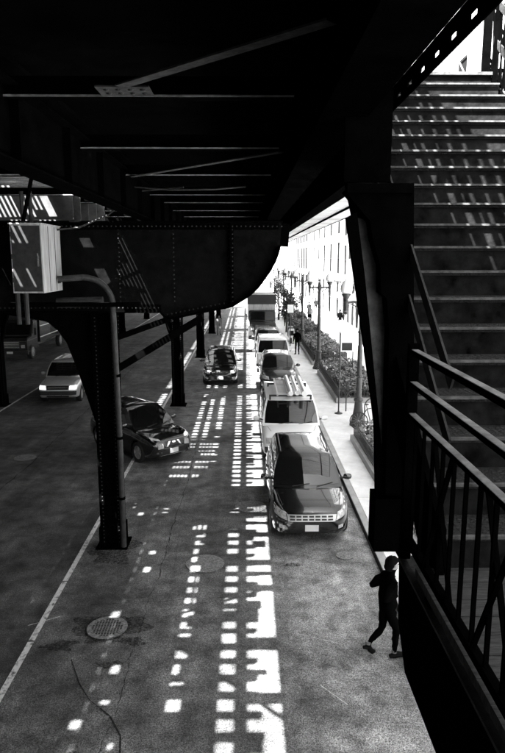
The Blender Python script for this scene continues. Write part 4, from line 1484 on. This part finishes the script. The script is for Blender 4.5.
sg = empty('sign_pole', (3.88, 26.15, .15))
MB().lathe([(.17, 0), (.17, .03), (.05, .07), (.035, .12)], 12).build('base', M['black_iron'], sg, 40)
MB().tube([(0, 0, .1), (0, 0, 3.75)], .03, 8).build('pole', M['black_iron'], sg, 40)
MB().lathe([(.02, -.012), (.24, -.012), (.24, .012), (.02, .012)], 20, (0, -.04, 3.7), 'y').build('round_sign', M['globe'], sg, 40)
tag(sg, 'thin black pole with a round white sign on the pavement by the hedge', 'sign')
sb = empty('board_sign', (5.25, 33.0, .15))
for x in (-.32, .32):
    MB().box(x - .02, x + .02, -.02, .02, 0, 2.6).build('leg', M['black_iron'], sb)
MB().box(-.34, .34, -.045, -.021, 1.65, 2.55).build('panel', M['globe'], sb)
MB().box(-.27, .27, -.052, -.0455, 1.72, 2.12).build('dark_field', M['pipe'], sb)
tag(sb, 'white board sign on two legs behind the bed with a grey lower field', 'sign')
sp2 = empty('sign_pole', (3.3, 47.5, .15))
MB().tube([(0, 0, 0), (0, 0, 3.2)], .035, 8).build('pole', M['black_iron'], sp2, 40)
MB().box(-.22, .22, -.05, -.036, 2.5, 3.1).build('sign_plate', M['globe'], sp2)
tag(sp2, 'slim kerbside pole with a small square white sign plate', 'sign')

# ------------------------------------------------------------------ planted beds
def leaf_cloud(n, box, size, seed, dome=True):
    q = random.Random(seed)
    mb = MB()
    x0, x1, y0, y1, z0, z1 = box
    lumps = [(q.uniform(x0, x1), q.uniform(y0, y1), q.uniform(.3, .7)) for _ in range(int((x1 - x0) * (y1 - y0) * 2.2) + 6)]
    for _ in range(n):
        c = q.choice(lumps)
        r_ = c[2]
        th = q.uniform(0, 6.283)
        rr = r_ * math.sqrt(q.random())
        x = min(max(c[0] + rr * math.cos(th), x0), x1)
        y = min(max(c[1] + rr * math.sin(th), y0), y1)
        top = lerp(z0, z1, .55 + .45 * r_ / .7) - .5 * (rr / r_) ** 2 * (z1 - z0) * .6
        z = max(z0, top - abs(q.gauss(0, .11)) if q.random() < .75 else q.uniform(z0, top))
        s = size * q.uniform(.6, 1.4)
        a = Vector((q.uniform(-1, 1), q.uniform(-1, 1), q.uniform(-.6, .6))).normalized()
        b = a.cross(Vector((q.uniform(-.7, .7), q.uniform(-.7, .7), 1))).normalized()
        p = Vector((x, y, z))
        mb.add([p - a * s, p - b * s * .45, p + a * s, p + b * s * .45], [(0, 1, 2, 3)])
    return mb

def bed(label, x0, x1, y0, y1, h, seed, n, fence_label, lm='leaf'):
    t = empty('planted_bed', (x0, y0, .15))
    W_, L_ = x1 - x0, y1 - y0
    MB().box(0, W_, 0, .22, 0, .22).box(0, W_, L_ - .22, L_, 0, .22).box(0, .22, .222, L_ - .222, 0, .22).box(W_ - .22, W_, .222, L_ - .222, 0, .22).build('granite_edge', M['kerb'], t)
    MB().box(.221, W_ - .221, .221, L_ - .221, 0, .14).build('soil', M['soil'], t)
    leaf_cloud(n, (.26, W_ - .26, .26, L_ - .26, .2, h), .075, seed).build('foliage', M[lm], t, fix=False)
    mb = MB()
    q = random.Random(seed + 5)
    for _ in range(int(W_ * L_ * 2.2)):
        x, y = q.uniform(.4, W_ - .4), q.uniform(.4, L_ - .4)
        mb.tube([(x, y, .13), (x + q.uniform(-.1, .1), y + q.uniform(-.1, .1), h * .7)], [.018, .008], 5)
    mb.build('stems', M['bark'], t)
    tag(t, label, 'planted bed')
    f = empty('bed_fence', (x0, y0, .37))
    for (a, b) in (((.11, .11), (W_ - .11, .11)), ((.11, .11), (.11, L_ - .11)), ((W_ - .11, .11), (W_ - .11, L_ - .11)), ((.11, L_ - .11), (W_ - .11, L_ - .11))):
        for z in (.08, .45):
            MB().bar((*a, z), (*b, z), .025, .025).build('rail', M['black_iron'], f)
        d = Vector(b) - Vector(a)
        k = max(2, int(d.length / .14))
        mb = MB()
        for i in range(k + 1):
            p = Vector(a) + d * i / k
            mb.box(p.x - .009, p.x + .009, p.y - .009, p.y + .009, 0, .52)
        mb.build('picket_row', M['black_iron'], f)
    tag(f, fence_label, 'fence')
bed('leafy shrub bed with granite edge beside the steel bracket', 3.72, 5.6, 13.0, 22.1, .75, 3, 5200, 'low black railing round the nearer shrub bed')
bed('dense clipped hedge in a granite-edged bed behind the lamp with bicycle', 4.05, 6.3, 28.1, 35.9, 1.05, 4, 8500, 'low black railing round the clipped hedge')
bed('second clipped hedge bed beyond the bicycle and lamp', 4.05, 6.3, 38.7, 48.0, 1.15, 6, 9000, 'low black railing round the hedge beyond the bicycle')
bed('far dark shrub bed past the second lamp', 4.1, 6.2, 50.5, 60.5, 1.2, 8, 6500, 'low railing round the far dark shrub bed', 'leaf_d')
bed('last shrub bed before the distant sunlit crossing', 4.1, 6.2, 63.5, 72.5, 1.2, 9, 5000, 'low railing round the last shrub bed', 'leaf_d')

def tree(label, loc, h, r, seed, n=2600):
    t = empty('street_tree', loc)
    q = random.Random(seed)
    mb = MB()
    mb.tube([(0, 0, 0), (.03, 0, h * .3), (-.02, .03, h * .6), (.02, 0, h * .9)], [.085, .07, .05, .015], 8)
    tips = []
    for k in range(11):
        a = q.uniform(0, 6.283)
        z = h * q.uniform(.38, .75)
        e = Vector((math.cos(a) * r * q.uniform(.5, .95), math.sin(a) * r * q.uniform(.5, .95), z + h * q.uniform(.08, .25)))
        mb.tube([(0, 0, z), e * .5 + Vector((0, 0, z * .5 + .05)), e], [.03, .02, .007], 5)
        tips.append(e)
    tips.append(Vector((0, 0, h)))
    mb.build('trunk', M['bark'], t, 50)
    lf = MB()
    for _ in range(n):
        c = q.choice(tips)
        p = c + Vector((q.gauss(0, r * .22), q.gauss(0, r * .22), q.gauss(0, r * .2)))
        s = .11 * q.uniform(.6, 1.3)
        a = Vector((q.uniform(-1, 1), q.uniform(-1, 1), q.uniform(-.6, .6))).normalized()
        b = a.cross(Vector((q.uniform(-.7, .7), q.uniform(-.7, .7), 1))).normalized()
        lf.add([p - a * s, p - b * s * .5, p + a * s, p + b * s * .5], [(0, 1, 2, 3)])
    lf.build('crown', M['leaf_d'], t, fix=False)
    tag(t, label, 'tree')
tree('small street tree by the kerb beside the big truck', (3.6, 57.0, .15), 3.4, 1.1, 21)
tree('young street tree farther on, past the third lamp', (3.6, 70.0, .15), 3.6, 1.2, 22)
tree('far street tree in front of the wide dark windows', (5.2, 95.0, .15), 4.6, 1.6, 23)

# ------------------------------------------------------------------ bicycles and racks
def bicycle(label, loc, rz):
    t = empty('bicycle', loc, rz)
    r_ = .33
    for x in (-.52, .52):
        w_ = empty_part('wheel', t, (x, 0, r_))
        pts = [(r_ * math.cos(2 * math.pi * k / 28), 0, r_ * math.sin(2 * math.pi * k / 28)) for k in range(29)]
        MB().tube(pts, .021, 6, False).build('tyre', M['rubber'], w_, 60)
        sp = MB()
        for k in range(14):
            a = math.pi * 2 * k / 14
            sp.bar((0, 0, 0), (r_ * .95 * math.cos(a), 0, r_ * .95 * math.sin(a)), .005, .005)
        sp.lathe([(.03, -.04), (.03, .04)], 8, axis='y')
        sp.build('spokes', M['rim'], w_)
    fr_ = MB()
    bb, hd, st_, rh, fh = (-.08, 0, .30), (.36, 0, .82), (-.22, 0, .80), (-.52, 0, .33), (.52, 0, .33)
    for a, b in ((bb, hd), (bb, st_), (st_, (.34, 0, .90)), (bb, rh), (rh, st_), (hd, (.34, 0, .90)), (hd, fh)):
        fr_.tube([a, b], .019, 7)
    fr_.build('frame', M['black_iron'], t, 60)
    MB().tube([(.34, 0, .90), (.31, 0, 1.02), (.33, -.27, 1.04), (.24, -.30, 1.04)], .014, 6).tube([(.31, 0, 1.02), (.33, .27, 1.04), (.24, .30, 1.04)], .014, 6).build('handlebar', M['chrome'], t, 60)
    MB().tube([(-.22, 0, .80), (-.25, 0, .95)], .014, 6).lathe([(.02, .95), (.085, .96), (.09, .99), (.03, 1.01)], 10, (-.25, 0, 0)).build('saddle', M['dark_trim'], t, 50)
    MB().lathe([(.09, -.012), (.09, .012)], 16, (-.08, -.05, .30), 'y').bar((-.08, -.06, .30), (.02, -.06, .16), .02, .015).build('crank', M['chrome'], t)
    tag(t, label, 'bicycle')
bicycle('bicycle leaning at the flared base of the tall lamp', (4.80, 23.55, .15), R(-6))
bicycle('bicycle chained to the low railing by the lamp in the hedge', (4.35, 39.0 - 2.0, .15), R(15)) if False else bicycle('bicycle standing between the two clipped hedges beside a lamp', (4.85, 36.9, .15), R(5))
def hoop(label, x, y):
    pts = [(-.3, 0, 0), (-.3, 0, .6)] + [(-.3 * math.cos(math.pi * k / 8), 0, .6 + .3 * math.sin(math.pi * k / 8)) for k in range(1, 8)] + [(.3, 0, .6), (.3, 0, 0)]
    o = MB().tube(pts, .028, 8).build('bicycle_rack', M['black_iron'], None, 50)
    o.location = (x, y, .15)
    o.rotation_euler = (0, 0, R(8))
    tag(o, label, 'bicycle rack')
hoop('black hoop rack between the thin sign pole and the lamp', 4.55, 26.6)
hoop('black hoop rack right behind the lamp with the bicycle', 5.05, 25.0)

# ------------------------------------------------------------------ people
def hand_mesh(m, parent, loc, rot, sgn):
    mb = MB()
    mb.tube([(0, 0, .02), (0, 0, -.02), (0, 0, -.07), (0, 0, -.09)], [.024, .033, .036, .03], 8)
    for k, (x, l_) in enumerate(((-.026, .058), (-.009, .07), (.009, .066), (.026, .052))):
        mb.tube([(x, 0, -.08), (x, .008, -.08 - l_ * .5), (x * .95, .028, -.08 - l_)], [.0095, .009, .007], 6)
    mb.tube([(sgn * .028, 0, -.02), (sgn * .052, .015, -.05), (sgn * .055, .03, -.085)], [.012, .0105, .008], 6)
    o = mb.build('hand', m, parent, 60)
    o.location = loc
    o.rotation_euler = rot
    return o

def person(label, loc, rz, pose, top='cloth_black', leg='cloth_black', scale=1.0, hands=True, wide=1.0):
    J = pose
    names = list(J)
    edges = [('pelvis', 'belly'), ('belly', 'chest'), ('chest', 'neck'), ('neck', 'jaw'), ('jaw', 'brow'), ('brow', 'crown'), ('brow', 'nose'),
             ('chest', 'shL'), ('shL', 'elL'), ('elL', 'wrL'), ('chest', 'shR'), ('shR', 'elR'), ('elR', 'wrR'),
             ('pelvis', 'hipL'), ('hipL', 'knL'), ('knL', 'anL'), ('anL', 'toL'), ('pelvis', 'hipR'), ('hipR', 'knR'), ('knR', 'anR'), ('anR', 'toR')]
    rad = dict(pelvis=(.155 * wide, .13 * wide), belly=(.155 * wide, .12), chest=(.165 * wide, .12), neck=(.055, .055), jaw=(.068, .072), brow=(.082, .094), crown=(.055, .06), nose=(.018, .018),
               shL=(.075, .075), elL=(.055, .055), wrL=(.036, .036), shR=(.075, .075), elR=(.055, .055), wrR=(.036, .036),
               hipL=(.105, .105), knL=(.068, .068), anL=(.045, .045), toL=(.042, .03), hipR=(.105, .105), knR=(.068, .068), anR=(.045, .045), toR=(.042, .03))
    me = bpy.data.meshes.new('tmp')
    me.from_pydata([J[k] for k in names], [(names.index(a), names.index(b)) for a, b in edges], [])
    ob = bpy.data.objects.new('tmp', me)
    link(ob)
    sk = ob.modifiers.new('s', 'SKIN')
    sk.use_smooth_shade = True
    for i, k in enumerate(names):
        v = me.skin_vertices[0].data[i]
        v.radius = rad[k]
        v.use_root = (k == 'pelvis')
    sd = ob.modifiers.new('d', 'SUBSURF')
    sd.levels = 2
    dg = bpy.context.evaluated_depsgraph_get()
    out = bpy.data.meshes.new_from_object(ob.evaluated_get(dg))
    bpy.data.objects.remove(ob)
    for v in out.vertices:
        if v.co.z < J['neck'][2] - .02 and v.co.z > .12:
            k_ = mnoise.noise(Vector((v.co.x * 9, v.co.y * 9, v.co.z * 14)))
            v.co += v.normal * k_ * .022
    out.materials.clear()
    for m in (top, leg, 'skin', 'shoe'):
        out.materials.append(M[m])
    bone_mat = []
    for a, b in edges:
        k = 0
        if a in ('jaw', 'brow'): k = 2
        if 'hip' in a or 'kn' in a: k = 1
        if a.startswith('an'): k = 3
        bone_mat.append((Vector(J[a]), Vector(J[b]), k))
    for p in out.polygons:
        c = p.center
        best, bk = 9, 0
        for a, b, k in bone_mat:
            d = b - a
            tt = max(0, min(1, (c - a).dot(d) / d.length_squared))
            dist = (c - (a + d * tt)).length
            if dist < best:
                best, bk = dist, k
        p.material_index = bk
        p.use_smooth = True
    t = inst('person', out, None, loc, (0, 0, rz), (scale,) * 3)
    # hair
    br = Vector(J['brow'])
    mb = MB()
    rows_ = []
    for i in range(7):
        ph = math.pi * .80 * i / 6
        rows_.append([br + Vector((-.022 + .118 * math.sin(ph) * math.cos(a) - (.025 if i > 4 else 0), .104 * math.sin(ph) * math.sin(a), .02 + (.115 if ph < 1.57 else .15) * math.cos(ph) + (.035 * (i - 2) * max(0, math.cos(a)) ** .5 if i > 2 else 0))) for a in [2 * math.pi * k / 16 for k in range(17)]])
    qh = random.Random(7)
    for r2 in rows_:
        for p in r2[:-1]:
            p += Vector((qh.uniform(-.012, .012), qh.uniform(-.012, .012), qh.uniform(-.01, .01)))
        r2[-1] = r2[0]
    mb.grid(rows_)
    mb.build('hair', M['hair'], t, 60)
    for s in (-1, 1):
        MB().tube([br + Vector((.0, s * .085, -.02)), br + Vector((-.01, s * .098, .0)), br + Vector((-.005, s * .088, .03))], [.012, .016, .01], 6).build('ear', M['skin'], t, 60)
        MB().lathe([(.004, -.008), (.011, 0), (.004, .008)], 8, tuple(br + Vector((.088, s * .032, -.004))), 'x').build('eye', M['hair'], t, 60)
    MB().tube([br + Vector((.078, -.025, -.085)), br + Vector((.086, 0, -.087)), br + Vector((.078, .025, -.085))], .007, 6).build('mouth', M['cloth_mid'], t, 60)
    for sd_ in 'LR':
        an, to = Vector(J['an' + sd_]), Vector(J['to' + sd_])
        d = (to - an)
        hv = Vector((d.x, d.y, 0)).normalized()
        heel = an - hv * .05 + Vector((0, 0, min(an.z, .08) * -.55))
        mb = MB().tube([heel - hv * .03, heel + hv * .06, an.lerp(to, .6) + Vector((0, 0, -.012)), to + hv * .03, to + hv * .075], [.03, .048, .046, .044, .02], 10)
        so = mb.build('shoe', M['shoe'], t, 60)
        MB().tube([an + Vector((0, 0, .01)), an + Vector((0, 0, .045)) + (Vector(J['kn' + sd_]) - an).normalized() * .01], [.046, .047], 10).build('sock', M['sock'], t, 60)
        if hands:
            wr = Vector(J['wr' + sd_])
            dv = (wr - Vector(J['el' + sd_])).normalized()
            hand_mesh(M['skin'], t, tuple(wr + dv * .01), dv.to_track_quat('-Z', 'Y').to_euler(), 1 if sd_ == 'L' else -1)
    tag(t, label, 'person')
    return t

walk = dict(pelvis=(0, 0, .93), belly=(.01, 0, 1.10), chest=(.03, 0, 1.32), neck=(.05, 0, 1.47), jaw=(.075, 0, 1.55), brow=(.075, 0, 1.64), crown=(.06, 0, 1.70), nose=(.165, 0, 1.60),
            shL=(.02, .18, 1.38), elL=(-.06, .23, 1.10), wrL=(.10, .22, .88), shR=(.02, -.18, 1.38), elR=(-.10, -.22, 1.10), wrR=(-.02, -.22, .86),
            hipL=(0, .09, .88), knL=(.16, .09, .50), anL=(.22, .09, .10), toL=(.37, .09, .045), hipR=(0, -.09, .88), knR=(-.05, -.09, .48), anR=(-.30, -.09, .15), toR=(-.19, -.09, .045))
front_pose = dict(walk, elL=(-.20, .24, 1.16), wrL=(.08, .20, 1.24), elR=(-.16, -.24, 1.13), wrR=(.10, -.18, 1.18),
                  knL=(-.02, .08, .48), anL=(-.28, .07, .20), toL=(-.22, .07, .06), knR=(.15, -.09, .49), anR=(.12, -.09, .09), toR=(.28, -.09, .045))
pp = person('person in black coat and trousers stepping along the road below the footway', (2.31, 9.66, 0.0), R(12), front_pose, wide=1.35)
stand = dict(walk, knL=(.03, .10, .49), anL=(0, .11, .09), toL=(.15, .13, .045), knR=(.02, -.10, .49), anR=(-.01, -.11, .09), toR=(.14, -.13, .045), elL=(-.03, .24, 1.10), wrL=(.03, .25, .84), elR=(-.03, -.24, 1.10), wrR=(.03, -.25, .84))
person('man in grey standing in the road beside the far steel column', (-2.4, 56.4, 0.0), R(-80), stand, 'cloth_mid', 'cloth_mid')
person('person in dark clothes on the pavement beside the plain white van', (3.5, 43.4, 0.15), R(-100), stand, 'cloth_black', 'cloth_dark')
person('person in black walking along the shop windows on the bright pavement', (8.9, 60.5, 0.15), R(95), walk, 'cloth_black', 'cloth_black', hands=False)
person('distant person in grey walking past the last shrub bed', (7.1, 72.0, 0.15), R(-90), walk, 'cloth_mid', 'cloth_dark', hands=False)
person('distant person in dark coat by the farthest lamp', (5.6, 83.0, 0.15), R(90), walk, 'cloth_dark', 'cloth_black', hands=False)

# far street clutter
def signal(label, x, y):
    t = empty('traffic_signal', (x, y, .15))
    MB().tube([(0, 0, 0), (0, 0, 4.2)], .06, 8).build('pole', M['black_iron'], t, 40)
    MB().tube([(0, 0, 4.0), (-1.6, 0, 4.25)], .04, 6).build('mast_arm', M['black_iron'], t, 40)
    for dx, z in ((0.14, 2.9), (-1.5, 4.0)):
        h = MB().box(dx - .15, dx + .15, -.16, .06, z - .45, z + .45).build('signal_head', M['black_iron'], t)
        for k in range(3):
            MB().lathe([(.10, -.16), (.10, -.2), (.115, -.30)], 12, (dx, 0, z + .28 - k * .28), 'y').build('hood', M['dark_trim'], h)
    tag(t, label, 'traffic signal')
signal('traffic signal on a black pole past the last shrub bed', 3.4, 77.0)
signal('smaller traffic signal across the far crossing', 3.4, 92.0)
def paper_box(label, x, y, m):
    t = empty('newspaper_box', (x, y, .15))
    MB().box(-.22, .22, -.2, .2, .45, 1.05).build('case', M[m], t)
    MB().box(-.17, .17, -.21, -.202, .62, 1.0).build('window', M['win'], t)
    MB().box(-.05, .05, -.05, .05, .03, .449).box(-.18, .18, -.18, .18, 0, .03).build('pedestal', M['black_iron'], t)
    MB().prism([(-.22, 1.051), (.22, 1.051), (.2, 1.15), (-.2, 1.15)], -.2, .12).build('hood', M[m], t)
    tag(t, label, 'newspaper box')
paper_box('white newspaper box at the kerb by the third lamp', 3.5, 49.2, 'car_white')
paper_box('dark newspaper box next to the white one', 3.5, 50.1, 'black_iron')
paper_box('grey newspaper box standing in front of the far dark shrubs', 3.55, 51.1, 'car_silver')
for k, (x, y, lab) in enumerate(((6.6, 66.0, 'person in grey jacket near the far dark shrubs'), (7.6, 90.0, 'tiny distant person before the blank white building'), (3.9, 62.5, 'person in dark trousers by the kerb past the truck'), (8.6, 79.0, 'person walking under the awnings of the white building'))):
    person(lab, (x, y, .15), R(90 if k % 2 else -90), walk if k != 2 else stand, 'cloth_mid' if k == 0 else 'cloth_dark', 'cloth_black', hands=False)
for (a, b) in (((1.15, 8.9), (1.5, 8.45)), ((-3.95, 10.6), (-3.45, 10.9)), ((0.9, 10.3), (1.6, 10.0))):
    ribbon(wander(a, b, 8, .006), .012, .0093, .6).build('scratch', M['paint'], road)

# joined rows of pieces too small to pick apart
for o in scene.objects:
    if o.name.split('.')[0] in ('rivet_rows', 'bolt_heads', 'chequer', 'stems', 'picket_row', 'lattice_bars', 'rail_lattice', 'spokes', 'grating', 'foliage', 'crown'):
        o['kind'] = 'stuff'
